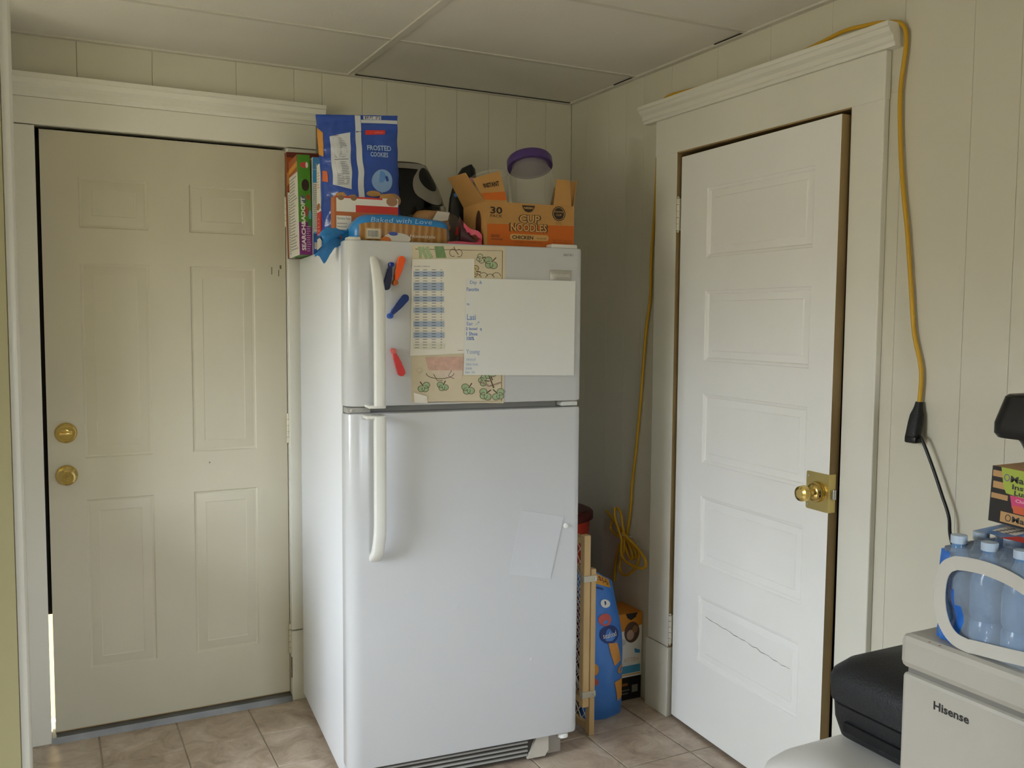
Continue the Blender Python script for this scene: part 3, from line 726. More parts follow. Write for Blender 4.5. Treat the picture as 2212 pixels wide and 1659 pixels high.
# brown box at the back, wide face to the room
def _p(f, s_):
    f.rect(0, .0, .12, .62, WHT); lines(f, .015, .11, .03, .60, 26)
    f.rect(0, .63, .12, .95, ink('a8521f')); f.quad([(0, .68), (.12, .76), (.12, .86), (0, .80)], ink('d8973a'))
    f.rect(.0, .955, 1, 1, ink('6d2c20'))
carton('cereal_box', -.040, .130, .752, .796, FT, 2.046, (ink('6d2c20'), ink('8a4a2a'), ink('5b271c')), 'dark red-brown cereal box standing at the back, behind the green spine', 'box', prints=_p, group='cereal boxes on the refrigerator', lean=(0, -.02))
# green and purple box, narrow spine to the room
def _p(f, s_):
    f.rect(0, .33, 1, 1, ink('4f8f27')); f.rect(0, 0, 1, .33, ink('7a2c76'))
    f.ell(.55, .90, .33, .03, ink('c94b42')); f.ell(.75, .90, .1, .03, WHT)
    f.ell(.6, .70, .30, .06, ink('3a2622')); f.ell(.35, .55, .28, .045, ink('5c6a70')); f.ell(.8, .58, .12, .03, ink('b23f2c')); f.ell(.6, .44, .22, .05, ink('9a4a36')); f.ell(.9, .40, .12, .05, ink('5aa6b8')); f.rect(.75, .28, 1, .36, ink('3b7a3a'))
    f.text('SEARCH&ADOPT', .36, .27, .25, ink('f1eee8'), rot=math.pi/2, width=None, bold=.02) if False else None
g_ = carton('cereal_box', -.034, .009, .570, .745, FT, 2.007, (ink('4f8f27'), WHT, ink('3f7a22')), 'green and purple cereal box showing its spine with large white lettering', 'box', prints=_p, group='cereal boxes on the refrigerator', lean=(0, -.02))
q = Print(lambda x, y, l: (-.0215+x, -.0875-l-.0003, y))
q.text('SEARCH&ADOPT', .0155, .106, .0145, ink('f1eee8'), rot=math.pi/2, width=.182, bold=.03); lines(q, .026, .040, .01, .10, 12, ink('c9a7c6'))
q.build('spine_lettering', g_)
q = Print(lambda x, y, l: (-.0215-l-.0003, .0875-x, y)); lines(q, .01, .165, .02, .275, 24); q.rect(0, .283, .175, .339, ink('a8521f')); q.quad([(0, .292), (.175, .300), (.175, .318), (0, .310)], ink('d8973a')); q.build('side_facts', g_)
# light blue box
def _p(f, s_):
    f.rect(0, .88, 1, 1, ink('4f93cf')); f.rect(.0, .74, .8, .87, ink('3f9bdc')); f.text('26', .4, .92, .03, WHT, width=.3); f.rect(.05, .24, .72, .74, WHT); lines(f, .08, .68, .26, .73, 24)
    f.rect(0, 0, 1, .22, ink('3563b8')); f.rect(.1, .06, .6, .13, ink('d8d4cc'))
carton('cereal_box', .0105, .050, .560, .745, FT, 2.000, (ink('8fb4dc'), WHT, ink('4f93cf')), 'light blue cereal box beside the green spine', 'box', prints=_p, group='cereal boxes on the refrigerator')
# red and white box, behind the cookie bag
def _p(f, s_):
    f.rect(0, .0, 1, .16, ink('dad6ce')); f.rect(0, .16, 1, .46, RED); f.rect(0, .46, 1, 1, WHT); f.text('O', .13, .42, .05, WHT, width=.1); f.ell(.16, .28, .12, .06, ink('7a3a22')); f.ell(.1, .50, .1, .04, ink('a06a3a'))
    s_.rect(0, .0, 1, .16, ink('dad6ce')); s_.rect(0, .16, 1, .46, RED); s_.rect(0, .46, 1, 1, WHT); s_.ell(.4, .52, .5, .04, ink('a06a3a')); lines(s_, .2, .8, .72, .92, 6, ink('d98a7a')); lines(s_, .3, .7, .18, .40, 5, ink('e7a59a'))
carton('cereal_box', .006, .190, .400, .462, FT, 1.955, (WHT, WHT, ink('d8d4cc')), 'red and white cereal box half hidden by the big blue cookie bag', 'box', prints=_p, group='cereal boxes on the refrigerator')

# ---- big blue cookie bag
bagw, bagh = .262, .432
cb = thing('cookie_bag', FR_M @ Vector((.112, .310, FT+.006)), FR_A, label='tall shiny blue cookie bag with a white facts panel, standing upright', cat='snack bag', rot=(-.05, -.015, FR_A-.28))
def bagpt(i, j, side, lift=0.0):
    """i across, j up; side -1 front +1 back"""
    x = (i-.5)*bagw*(1-.05*math.sin(math.pi*j))
    th = .040*(math.sin(math.pi*min(1, max(0, i)))**.55)*(1-j**3.5)*(.55+.45*min(1, j*4))
    wr_ = noise.noise(Vector((i*5, j*9, side*3.0)))*.006*min(1, 6*i, 6*(1-i))*(1-j*.4)+noise.noise(Vector((i*2.0, j*22, 4)))*.0025+noise.noise(Vector((i*11+j*5, j*16-i*6, 7)))*.0045*min(1, 8*i, 8*(1-i))*max(0, 1-1.6*i)
    xs_ = noise.noise(Vector((i*2, j*8, 9)))*.004
    return Vector((x+xs_+.012*(1-j), side*(th+lift)+wr_, j*bagh))
BAGB = mat('blue_bag_foil', '2a4da6', .14, bump=.5, bscale=34, coat=.3)
def bagcol(i, j):
    return BAGB
mb = MB(); mb.grid(48, 70, lambda i, j: bagpt(i, j, -1), BAGB); mb.grid(48, 70, lambda i, j: bagpt(i, j, 1), BAGB)
mb.grid(48, 1, lambda i, j: bagpt(i, 0, -1+2*j), BAGB)
mb.build('pouch', cb, weld=True, sharp=60)
q = Print(lambda i, j, l: bagpt(i, j, -1, l), base=.0016)
FOIL = mat('foil_white', 'c9ccd2', .3); LB = mat('bag_light_blue', '86a8d8', .25)
q.quad([(.16, .47), (.40, .43), (.415, .86), (.155, .83)], FOIL, 16, 34)
for k in range(30):
    yy = .835-k*.0125
    if k in (14, 15): continue
    q.quad([(.195+k*.0009, yy-.0028), (.195+k*.0009+random.uniform(.10, .165), yy-.0028), (.195+k*.0009+.16, yy+.0028), (.195+k*.0009, yy+.0028)], ink('787b82'), 2, 1)
q.quad([(.20, .653), (.38, .655), (.38, .659), (.20, .657)], BLKT, 3, 1)
q.quad([(.495, .0), (.575, .0), (.545, .995), (.475, .995)], FOIL, 4, 60)
q.quad([(.485, .862), (.55, .862), (.55, .872), (.485, .872)], BLKT)
q.quad([(.55, .935), (.998, .935), (.998, .962), (.55, .962)], FOIL, 6, 1); q.quad([(.58, .965), (.80, .965), (.80, .992), (.58, .992)], FOIL, 4, 1)
for k in range(9): q.quad([(.60+k*.022, .968), (.612+k*.022, .968), (.612+k*.022, .99), (.60+k*.022, .99)], BLKT)
q.quad([(.60, .845), (.85, .85), (.85, .885), (.60, .88)], RED, 4, 2); q.text('FRESH BAKED', .725, .866, .016, ink('d98a86'), width=.2)
LW = mat('bag_lettering', 'a8c2e4', .3)
q.text('FROSTED', .77, .745, .040, LW, width=.30, bold=.02); q.text('COOKIES', .77, .695, .036, LW, width=.22, bold=.02)
q.ell(.79, .50, .13, .085, LB); q.ell(.77, .53, .06, .045, mat('bag_mid_blue', '5f8fd0', .25))
q.ell(.68, .40, .09, .022, mat('cookie_print', 'b58a4a', .5)); q.ell(.92, .36, .10, .05, mat('cookie_print2', 'a98a66', .5))
q.quad([(.0, .70), (.06, .68), (.075, .86), (.0, .90)], mat('bag_orange_print', 'c98a3a', .4), 2, 4)
q.quad([(.02, .50), (.10, .49), (.09, .57), (.03, .58)], mat('bag_orange_print2', 'c8622a', .4), 2, 2)
q.build('bag_print', cb)

# ---- fruit & grain bar box, torn open
def _p(f, s_):
    f.rect(0, .80, 1, .99, WHT); f.rect(.33, .70, 1, .84, RED); f.rect(0, 0, 1, .70, mat('box_terracotta', 'b5683a', .55)); f.rect(0, .965, .75, 1, RED); f.rect(0, 0, .03, 1, mat('box_terracotta', 'b5683a', .55))
    f.rect(.03, 0, .26, .62, WHT); f.text('Nutrition Facts', .145, .57, .05, BLKT, width=.2); lines(f, .04, .25, .05, .50, 7, BLKT, .12)
    f.text('FRUIT & GRAIN', .62, .44, .17, ink('efe6d8'), width=.48, bold=.015)
    f.ell(.10, .97, .05, .05, ink('8a6a4a')); f.ell(.30, .98, .05, .06, ink('8a6a4a')); f.ell(.9, .94, .09, .09, ink('a5795a'))
fg = carton('snack_bar_box', .006, .207, .182, .234, FT, 1.824, (WHT, mat('box_terracotta', 'b5683a', .55), M_CARDIN), 'torn open fruit and grain bar box in front of the blue cookie bag', 'box', prints=_p)
mb = MB()
for a, b, h in ((-.098, -.06, .012), (-.058, -.03, .006), (.04, .098, .016)):
    mb.add([(a, -.0255, .1565), (b, -.0255, .1565), ((a+b)/2+.006, -.029, .1565+h), (a+.004, -.028, .1565+h*.7)], [(0, 1, 2, 3)], M_CARD)
mb.build('torn_edge', fg, kind='stuff')
bag_ = MB(); bag_.add([], [], M_CARD)

# ---- bread in a blue bag, its twisted end hanging over the edge
br = thing('bread_bag', FR_M @ Vector((.193, .123, FT+.002)), FR_A, label='sliced bread in a blue and clear bag with a twisted end at the left', cat='bread')
BRB = mat('blue_bread_bag', '2f86cf', .25, bump=.6, bscale=26, coat=.2); 
def bread_mat():
    m = bpy.data.materials.new('bread_slices'); m.use_nodes = True; nt = m.node_tree; b = nt.nodes['Principled BSDF']; b.inputs['Roughness'].default_value = .35
    tc = nt.nodes.new('ShaderNodeTexCoord'); wv = nt.nodes.new('ShaderNodeTexWave'); wv.bands_direction = 'X'; wv.inputs['Scale'].default_value = 15; wv.inputs['Distortion'].default_value = 3.5
    r = nt.nodes.new('ShaderNodeValToRGB'); r.color_ramp.elements[0].color = hexc('9a6c38'); r.color_ramp.elements[1].color = hexc('b98d55'); r.color_ramp.elements[0].position = .25
    nt.links.new(tc.outputs['Object'], wv.inputs[0]); nt.links.new(wv.outputs[0], r.inputs[0]); nt.links.new(r.outputs[0], b.inputs['Base Color'])
    return m
M_BREAD = bread_mat()
NS = 26
def loafring(x, ry, rz, cz, cy=0.0, jit=.0):
    out = []
    for k in range(NS):
        t = 2*math.pi*k/NS; c, s2 = math.cos(t), math.sin(t)
        n_ = 1+jit*noise.noise(Vector((x*40, c*2, s2*2)))
        out.append(Vector((x, cy+ry*n_*sgn(c)*abs(c)**.6, max(.001, cz+rz*n_*sgn(s2)*abs(s2)**.6))))
    return out
prof = [(.152, .006, .010, .045), (.150, .030, .030, .043), (.142, .046, .039, .042), (.12, .052, .043, .044), (.06, .053, .045, .046), (0, .053, .047, .048), (-.06, .052, .048, .049), (-.11, .050, .046, .047), (-.135, .046, .040, .044), (-.150, .032, .026, .040), (-.160, .016, .013, .036)]
rings = [loafring(x, a, b, c, 0, .10) for x, a, b, c in prof]
mb = MB(); vs = [p for r in rings for p in r]; k0 = 0
mb.v += vs
for i in range(len(rings)-1):
    for j in range(NS):
        a, b = i*NS+j, i*NS+(j+1) % NS; ang = (j+.5)/NS*360
        x = prof[i][0]
        front_low = 172 < ang < 250 and -.115 < x < .149
        mb.f.append([a, b, b+NS, a+NS]); mb.m.append(mb.mi(M_BREAD if front_low else BRB))
mb.f.append(list(range(NS))); mb.m.append(mb.mi(BRB))
mb.build('loaf', br, sharp=60)
tail = []
tp = spline([(-.158, -.002, .036), (-.176, -.010, .032), (-.196, -.022, .022), (-.226, -.032, .006), (-.252, -.040, -.016)], 5)
tr_ = [.014, .012, .010, .009, .0095, .011, .013, .015, .017, .019, .021, .023, .025, .027, .029, .030, .031, .032, .033, .033, .033]
for i, p in enumerate(tp):
    rr = tr_[i]; ring = []
    for k in range(20):
        t = 2*math.pi*k/20; n_ = 1+.35*math.sin(5*t+i*.5)*min(1, i/6)
        ring.append(p+Vector((.012*math.sin(3*t)*min(1, i/8), rr*n_*math.cos(t)*.55, rr*n_*math.sin(t))))
    tail.append(ring)
MB().loft(tail, BRB, True, False).build('twisted_end', br, sharp=70)
MB().tube([Vector((-.186+.0*math.cos(a), -.015+.012*math.cos(a), .027+.012*math.sin(a))) for a in [2*math.pi*k/16 for k in range(17)]], .002, ink('b5533a'), 6).build('bag_tie', br)
q = Print(lambda x, y, l: (x, -.0535-l, y))
q.text('Baked with Love', -.005, .076, .014, mat('bread_script', '9cc7e6', .4), width=.19, shear=.2)
q.rect(-.118, .018, -.070, .050, ink('c9b28a')); q.rect(-.112, .022, -.076, .046, WHT)
for k in range(8): q.rect(-.110+.0042*k, .024, -.108+.0042*k, .044, BLKT)
q.ell(-.02, .022, .042, .017, ink('d8d4cc')); q.ell(-.032, .036, .014, .006, ink('4a5fb0')); q.ell(-.055, .015, .016, .012, ink('d8752a'))
q.text('Homestyle', .06, .030, .013, ink('e2ddd2'), width=.08, shear=.25)
q.build('bag_print', br)

# ---- air fryer behind
af = thing('air_fryer', FR_M @ Vector((.335, .560, FT)), FR_A+.12, label='black air fryer with a silver control panel, behind the blue bag', cat='air fryer')
def afp(t, z, k=1.0):
    h = z/.325
    a = (.128+.016*math.sin(math.pi*min(1, h*1.15)))*(1-max(0, h-.45)**2*1.15); b = .15*(1-max(0, h-.5)**2*1.2)
    c, s2 = math.cos(t), math.sin(t)
    return Vector((a*k*sgn(c)*abs(c)**.8, b*k*sgn(s2)*abs(s2)**.8-.045*max(0, h-.2)*(-1), z))
rings = [[afp(2*math.pi*k/40, .325*j/18) for k in range(40)] for j in range(19)]
rings += [[afp(2*math.pi*k/40, .325, .8)+Vector((0, 0, .008)) for k in range(40)], [afp(2*math.pi*k/40, .325, .4)+Vector((0, 0, .013)) for k in range(40)]]
MB().loft(rings, M_BLACKG).build('body', af, sharp=60)
def afs(a, z, l):
    # front surface, a = angle offset from straight ahead
    p = afp(-math.pi/2+a, z); n_ = Vector((p.x, p.y, .05)).normalized(); return p+n_*(l+.0012)
SIL = mat('fryer_silver', 'a9a69c', .3, .5)
q = Print(afs)
drop = []
for k in range(36):
    t = 2*math.pi*k/36; drop.append((.38+.46*math.cos(t)*(1-.18*math.sin(t)), .250+.072*math.sin(t)))
cen = (.38, .253)
q._up()
nr = 6
for r_ in range(nr):
    for k in range(36):
        A, B = drop[k], drop[(k+1) % 36]
        f = lambda P, s_: (cen[0]+(P[0]-cen[0])*s_, cen[1]+(P[1]-cen[1])*s_)
        q.mb.add([afs(*f(A, r_/nr), q.z), afs(*f(A, (r_+1)/nr), q.z), afs(*f(B, (r_+1)/nr), q.z), afs(*f(B, r_/nr), q.z)], [(0, 1, 2, 3)], SIL)
q._up(); q.z += .0008
for r_ in range(nr):
    for k in range(36):
        t0, t1_ = 2*math.pi*k/36, 2*math.pi*(k+1)/36
        f = lambda t, s_: (.38+.32*s_*math.cos(t), .268+.042*s_*math.sin(t))
        q.mb.add([afs(*f(t0, r_/nr), q.z), afs(*f(t0, (r_+1)/nr), q.z), afs(*f(t1_, (r_+1)/nr), q.z), afs(*f(t1_, r_/nr), q.z)], [(0, 1, 2, 3)], M_BLACKG)
q.build('control_panel', af, weld=False, sharp=60)
q = Print(afs, base=.001); q.quad([(-1.4, .305), (.55, .300), (.50, .322), (-1.4, .322)], SIL, 14, 2); q.build('trim_band', af, sharp=60)
MB().box(.010, .050, -.215, -.12, .10, .165, M_BLACK, .012).build('basket_handle', af, sharp=40)
MB().box(.040, .062, -.222, -.19, .095, .165, SIL, .008).build('handle_trim', af, sharp=40)

# ---- bag of buns
bb = thing('bun_bag', FR_M @ Vector((.366, .245, FT)), FR_A, label='clear plastic bag of hot dog buns between the bread and the cardboard box', cat='buns')
BUN = mat('bun_crust', 'b9853f', .5, noise_amt=.2, scale=30); BUNW = mat('bun_pale', 'd9bf92', .6)
def bun(cx, cy, cz, L, r, m):
    rr = []
    for i in range(11):
        t = i/10; x = (t-.5)*L; k = max(.02, (1-(2*t-1)**4))**.5
        rr.append([(cx+x, cy+r*k*math.cos(2*math.pi*j/16), cz+.85*r*k*math.sin(2*math.pi*j/16)) for j in range(16)])
    MB().loft(rr, m).build('bun', bb, sharp=70)
for i, (x, y, z, m_) in enumerate(((-.035, -.03, .028, BUN), (-.03, .028, .030, BUN), (-.036, -.028, .078, BUN), (-.03, .030, .080, BUNW), (-.03, .0, .112, BUN))):
    bun(x, y, z, .125, .027, m_)
FILM = film('clear_bag_film', 'e8dcd8', .12, .12)
rr = []
for x, ry, rz, cz in ((-.105, .02, .02, .06), (-.100, .056, .050, .066), (-.06, .062, .060, .070), (0, .062, .062, .072), (.040, .054, .056, .070), (.065, .034, .038, .060), (.082, .014, .016, .046)):
    rr.append([(x, ry*sgn(math.cos(t))*abs(math.cos(t))**.7*(1+.1*math.sin(7*t+x*60)), max(.002, cz+rz*sgn(math.sin(t))*abs(math.sin(t))**.7*(1+.1*math.sin(5*t+x*50)))) for t in (2*math.pi*k/28 for k in range(28))])
MB().loft(rr, FILM).build('clear_bag', bb, sharp=70)
q = Print(lambda x, y, l: (x, -.0635-l, y)); q.poly([(-.05, .092), (.005, .098), (.012, .124), (-.03, .126)], mat('bag_white_print', 'd8d2c8', .4)); q.build('white_label', bb)
q = Print(lambda x, y, l: (x, -.0635-l, y)); q.poly([(.03, .052), (.056, .060), (.050, .082), (.034, .078)], RED); q.build('red_label', bb)
# pink crumpled bag end
pk = thing('pink_bag_end', FR_M @ Vector((.400, .107, FT)), FR_A, label='curled hot pink plastic bag end in front of the cardboard box', cat='plastic bag')
PINK = mat('hot_pink_plastic', 'd9566e', .35); DKP = mat('dark_plum_plastic', '4a2a32', .3)
pp = spline([(-.075, -.012, .012), (-.03, -.016, .018), (.012, -.018, .016), (.040, -.016, .018), (.050, -.014, .034), (.040, -.010, .052), (.018, -.006, .058), (.006, -.002, .066), (-.006, .0, .078)], 6)
mb = MB()
mb.loft([[p+Vector((0, -.014, -.010+.003*math.sin(i))), p+Vector((0, -.016, .006)), p+Vector((0, .014, .009)), p+Vector((0, .016, -.008))] for i, p in enumerate(pp)], PINK)
mb.build('pink_fold', pk, sharp=50)
MB().loft([[Vector((.020+.012*f, .012*math.cos(t)-.004, max(.004, .030-.010*f)+.020*(1-.4*f)*math.sin(t)*.9+.004)) for t in (2*math.pi*k/16 for k in range(16))] for f in (-3, -2, -1, 0, 1, 1.5)], DKP).build('plum_fold', pk, sharp=60)

# ---- cup noodle carton, open, with flaps
u0, u1, v0, v1, z1 = .456, .768, .071, .271, .152
cn = thing('noodle_carton', FR_M @ Vector(((u0+u1)/2, (v0+v1)/2, FT)), FR_A, label='open brown and orange cardboard carton of cup noodles', cat='carton')
a, b = (u1-u0)/2, (v1-v0)/2; tk = .0035
ORC = mat('carton_orange', 'c4631a', .75, noise_amt=.06, scale=20)
mb = MB(); mb.box(-a, a, -b, b, 0, tk, M_CARDIN)
mb.build('base_panel', cn)
MB().box(-a, a, -b, -b+tk, tk, z1, M_CARD).build('front_panel', cn); MB().box(-a, a, b-tk, b, tk, z1, M_CARD).build('rear_panel', cn)
MB().box(-a, -a+tk, -b+tk, b-tk, tk, z1, M_CARD).build('side_panel', cn); MB().box(a-tk, a, -b+tk, b-tk, tk, z1, M_CARD).build('side_panel', cn)
def flap(name, p0, p1, p2, p3):
    P = [Vector(p) for p in (p0, p1, p2, p3)]; n_ = (P[1]-P[0]).cross(P[3]-P[0]).normalized()*.003
    return MB().loft([P, [p+n_ for p in P]], M_CARD).build(name, cn)
lf = flap('flap', (-a, -b+.004, z1), (-a, b, z1), (-a-.055, b, z1+.095), (-a-.060, -b+.02, z1+.085))
ff = flap('flap', (-a, -b, z1), (-a+.075, -b, z1), (-a+.045, -b-.010, z1+.095), (-a-.045, -b-.006, z1+.066))
flap('flap', (a-.075, -b, z1), (a-.012, -b, z1), (a-.020, -b-.004, z1+.082), (a-.068, -b-.004, z1+.082))
flap('flap', (a, -b+.01, z1), (a, b, z1), (a+.020, b, z1+.085), (a+.022, -b+.03, z1+.090))
CX = lambda px: -a+(px-1047)/(1239-1047)*2*a
q = Print(lambda px, py, l: (CX(px), -b-l, z1*(1-(py-437)/(540-437))))
q.quad([(1052, 484), (1239, 480), (1239, 539), (1053, 539)], ORC); KB = ink('33281e', .7); CT = mat('carton_tan_print', 'c79a5c', .7)
q.text('30', 1071, 455, 15, KB, width=25, bold=.03, flip=-1); q.text('PACK', 1071, 467, 6, KB, width=25, bold=.01, flip=-1)
q.poly([(1125, 441), (1153, 441), (1151, 448), (1146, 454), (1139, 456), (1132, 454), (1127, 448)], KB); q.text('NISSIN', 1139, 446.5, 4.5, CT, width=20, bold=.02, flip=-1)
for body, x, yy, h, wd in (('CUP', 1142, 470, 17, 44), ('NOODLES', 1140, 489, 17, 78)):
    q.text(body, x, yy, h+2, KB, width=wd+5, bold=.085, flip=-1); q.text(body, x, yy, h, CT, width=wd, bold=.025, flip=-1)
q.poly([(x, y) for x, y in rrect(1100, 1183, 503, 516, 5)], CT); q.text('CHICKEN', 1127, 510, 8, KB, width=45, bold=.03, flip=-1); q.text('FLAVOR', 1168, 511, 3.5, KB, width=20, flip=-1)
q.text('NATURALLY FLAVORED SOUP', 1140, 520, 3, ink('7a3d14'), width=60, flip=-1)
q.ell(1205, 455, 14.5, 16, KB); q.ring(1205, 455, 12, 13.5, 1, CT); q.text('MICROWAVE', 1205, 451, 3.5, CT, width=19, flip=-1); q.text('CUP', 1205, 458, 4, CT, width=12, flip=-1); lines(q, 1198, 1213, 479, 472, 2, ink('8a683c'))
for yy in (513, 518): q.text('NET WT 2.25 OZ', 1213, yy, 3, ink('7a3d14'), width=42, flip=-1)
q.rect(1060, 506, 1078, 512, ink('9a4c14')); q.rect(1060, 514, 1085, 518, ink('9a4c14'))
q.build('front_print', cn)
q = Print(lambda s_, t, l: Vector((-a+.075*s_, -b-.0001-l-.004, z1)).lerp(Vector((-a-.045+.090*s_, -b-.008-l-.004, z1+.066+.029*s_)), t))
q.quad([(0, .06), (1, .06), (1, .34), (0, .34)], ORC); q.text('INSTANT', .55, .62, .17, KB, width=.62, bold=.03); q.build('flap_print', cn)
q = Print(lambda s_, t, l: (-a-l, b-s_*2*b, t*z1)); q.ell(.72, .55, .13, .30, ink('4a3020')); q.rect(0, 0, 1, .12, ORC); q.build('side_print', cn)

# ---- clear jar with purple lid leaning in the carton
axis = Vector((.06, .40, 1)).normalized()
jr = thing('plastic_jar', FR_M @ Vector((.635, .150, FT+.006)), FR_A, label='large clear plastic jar with a purple lid leaning in the carton', cat='jar')
CLR = film('clear_jar_plastic', 'dcd9cc', .27, .08, .15, 12); PUR = mat('purple_lid_plastic', '4a3470', .35)
c0 = Vector((.030, .0, .105))
jb = MB().lathe([(.0, 0), (.062, .0), (.070, .006), (.072, .02), (.072, .155), (.070, .172), (.064, .186), (.062, .200)], CLR, c0, axis, 40, False).build('jar_body', jr, sharp=50)
MB().lathe([(0, .196), (.066, .196), (.076, .196), (.0770, .199), (.0770, .222), (.073, .228), (0, .229)], PUR, c0, axis, 44).build('lid', jr, sharp=40)
# ---- clear deli container and black scoop handle behind the flap
cc = thing('clear_container', FR_M @ Vector((.566, .215, FT+.006)), FR_A, label='empty clear plastic tub tilted beside the jar in the carton', cat='container')
MB().lathe([(0, .0), (.042, .0), (.046, .004), (.060, .15), (.064, .152), (.064, .158)], film('clear_tub_plastic', 'd2cec2', .30, .1, .2, 14), (-.010, .0, .10), (-.12, .22, 1), 32, False).build('tub', cc, sharp=50)
bs = thing('black_scoop', FR_M @ Vector((.475, .345, FT)), FR_A, label='black rounded plastic scoop standing behind the carton flap', cat='scoop')
pth = spline([(-.035, 0, .0), (-.030, 0, .10), (-.022, 0, .19), (.000, 0, .255), (.030, 0, .290), (.056, 0, .290), (.066, 0, .262), (.060, 0, .225)], 6)
MB().loft([[p+Vector((k_*math.cos(t)*.043, .022*math.sin(t), 0)) for t in (2*math.pi*k/18 for k in range(18))] for p, k_ in ((Vector((-.005, 0, .0)), .8), (Vector((-.004, 0, .08)), .95), (Vector((-.002, 0, .15)), 1.05), (Vector((.002, 0, .19)), 1.05), (Vector((.010, 0, .235)), .95), (Vector((.018, 0, .27)), .80), (Vector((.024, 0, .295)), .55), (Vector((.028, 0, .306)), .15))], M_BLACK).build('scoop_body', bs, sharp=60)
MB().box(.022, .034, -.026, -.018, .215, .262, mat('pink_tag', 'c98aa8', .5), .002).build('pink_tag', bs)
MB().lathe([(0, 0), (.007, 0), (.007, .003), (0, .004)], mat('blue_dot', '4a86d0', .4), (-.028, -.020, .20), (0, -1, 0), 12).build('blue_button', bs)
#@@SIDE@@
# ================================================================== CORNER BESIDE THE REFRIGERATOR
# ---- folded wooden pet gate standing on end
gt = thing('pet_gate', (-.362, -.62, 0), label='folded natural wood pet gate standing beside the refrigerator', cat='gate')
PINE = mat('pine_wood', 'c9a874', .55, noise_amt=.14, scale=10, stretch=(3, 3, .4))
def gpanel(xc, z0, z1, yn, yf, w_):
    st = []
    for y in (yn, yf-.028):
        bx('stile', (xc-w_/2, xc+w_/2, y, y+.028, z0, z1), PINE, gt, .003)
    bx('rail', (xc-w_/2+.002, xc+w_/2-.002, yn+.028, yf-.028, z0+.01, z0+.035), PINE, gt, .003)
    bx('rail', (xc-w_/2+.002, xc+w_/2-.002, yn+.028, yf-.028, z1-.035, z1-.01), PINE, gt, .003)
    mm = MB(); mw = mat('white_gate_mesh', 'd9d6cc', .5); L = yf-yn-.056; n = int((z1-z0)/.05)
    for k in range(n):
        za = z0+.035+(z1-z0-.07)*k/n; zb = z0+.035+(z1-z0-.07)*(k+1)/n
        for c in range(6):
            ya = yn+.028+L*c/6; yb = ya+L/6
            mm.tube([(xc, ya, za), (xc, yb, zb)], .0014, mw, 4); mm.tube([(xc, yb, za), (xc, ya, zb)], .0014, mw, 4)
    mm.build('mesh_netting', gt, True, kind='stuff')
gpanel(-.374, .105, .712, -.775, -.46, .026); gpanel(-.348, .0, .592, -.775, -.46, .021)
for z in (.560, .150):
    cl_ = bx('bracket', (-.390, -.336, -.779, -.758, z-.011, z+.011), mat('zinc_clip', 'bdb8a4', .35, .4), gt, .002)
    MB().lathe([(0, 0), (.004, 0), (.004, .002), (0, .0025)], M_STEEL, (-.345, -.779, z), (0, -1, 0), 10).build('rivet', cl_, True)
# ---- blue cat food bag
cf = thing('cat_food_bag', (-.226, -.640, 0), .10, label='blue dry cat food bag slumped next to the wooden gate', cat='pet food bag')
CFB = mat('cat_food_blue', '3a76c4', .32, bump=.5, bscale=22, coat=.15)
def cfp(i, j, side, lift=0.0):
    wv = .188*(1-.06*j-.06*math.sin(3*math.pi*j)); x = (i-.5)*wv+.014*math.sin(2.6*j)-.018*j
    th = .052*(math.sin(math.pi*min(1, max(0, i)))**.5)*(1-.75*j**2)*min(1, .75+j*3)
    n_ = noise.noise(Vector((i*3.2, j*7, side*2+5)))*.010*min(1, 5*i, 5*(1-i))
    return Vector((x, side*(th+lift)+n_+.04*j*j, j*.555-.10*max(0, (i-.25))*j**5))
mb = MB(); mb.grid(20, 36, lambda i, j: cfp(i, j, -1), CFB); mb.grid(20, 36, lambda i, j: cfp(i, j, 1), CFB); mb.grid(20, 1, lambda i, j: cfp(i, 0, -1+2*j), CFB); mb.grid(20, 1, lambda i, j: cfp(i, 1, -1+2*j), CFB)
mb.build('pouch', cf, weld=True, sharp=60)
q = Print(lambda i, j, l: cfp(i, j, -1, l), base=.0015, step=.0001)
q.quad([(.10, .905), (.86, .895), (.86, .985), (.10, .99)], mat('cat_food_yellow', 'c9902e', .4), 8, 3); q.text('friskies', .50, .945, .055, mat('cat_food_maroon', '6b241c', .5), width=.62, rot=math.pi, bold=.02)
q.quad([(.12, .868), (.60, .862), (.60, .880), (.12, .884)], ink('22447c'), 5, 1)
q.ell(.56, .765, .14, .030, WHT, rot=.0); q.text('1', .56, .765, .035, ink('22447c'), width=.05)
q.ell(.50, .655, .16, .042, mat('cat_food_coral', 'c0564a', .5)); q.ell(.56, .555, .24, .060, ink('22346e')); q.text('seafood', .56, .553, .035, WHT, width=.34, rot=.0)
q.quad([(.50, .50), (.72, .49), (.84, .36), (.62, .345)], mat('cat_food_orange', 'c98a3a', .5), 3, 5); q.ell(.86, .30, .12, .025, mat('cat_food_orange', 'c98a3a', .5)); q.quad([(.62, .235), (.94, .24), (.95, .115), (.74, .10)], mat('cat_food_orange', 'c98a3a', .5), 3, 4); q.ell(.17, .34, .10, .04, mat('cat_food_orange', 'c98a3a', .5)); q.ell(.14, .26, .10, .025, mat('cat_food_coral', 'c0564a', .5))
q.build('bag_print', cf)
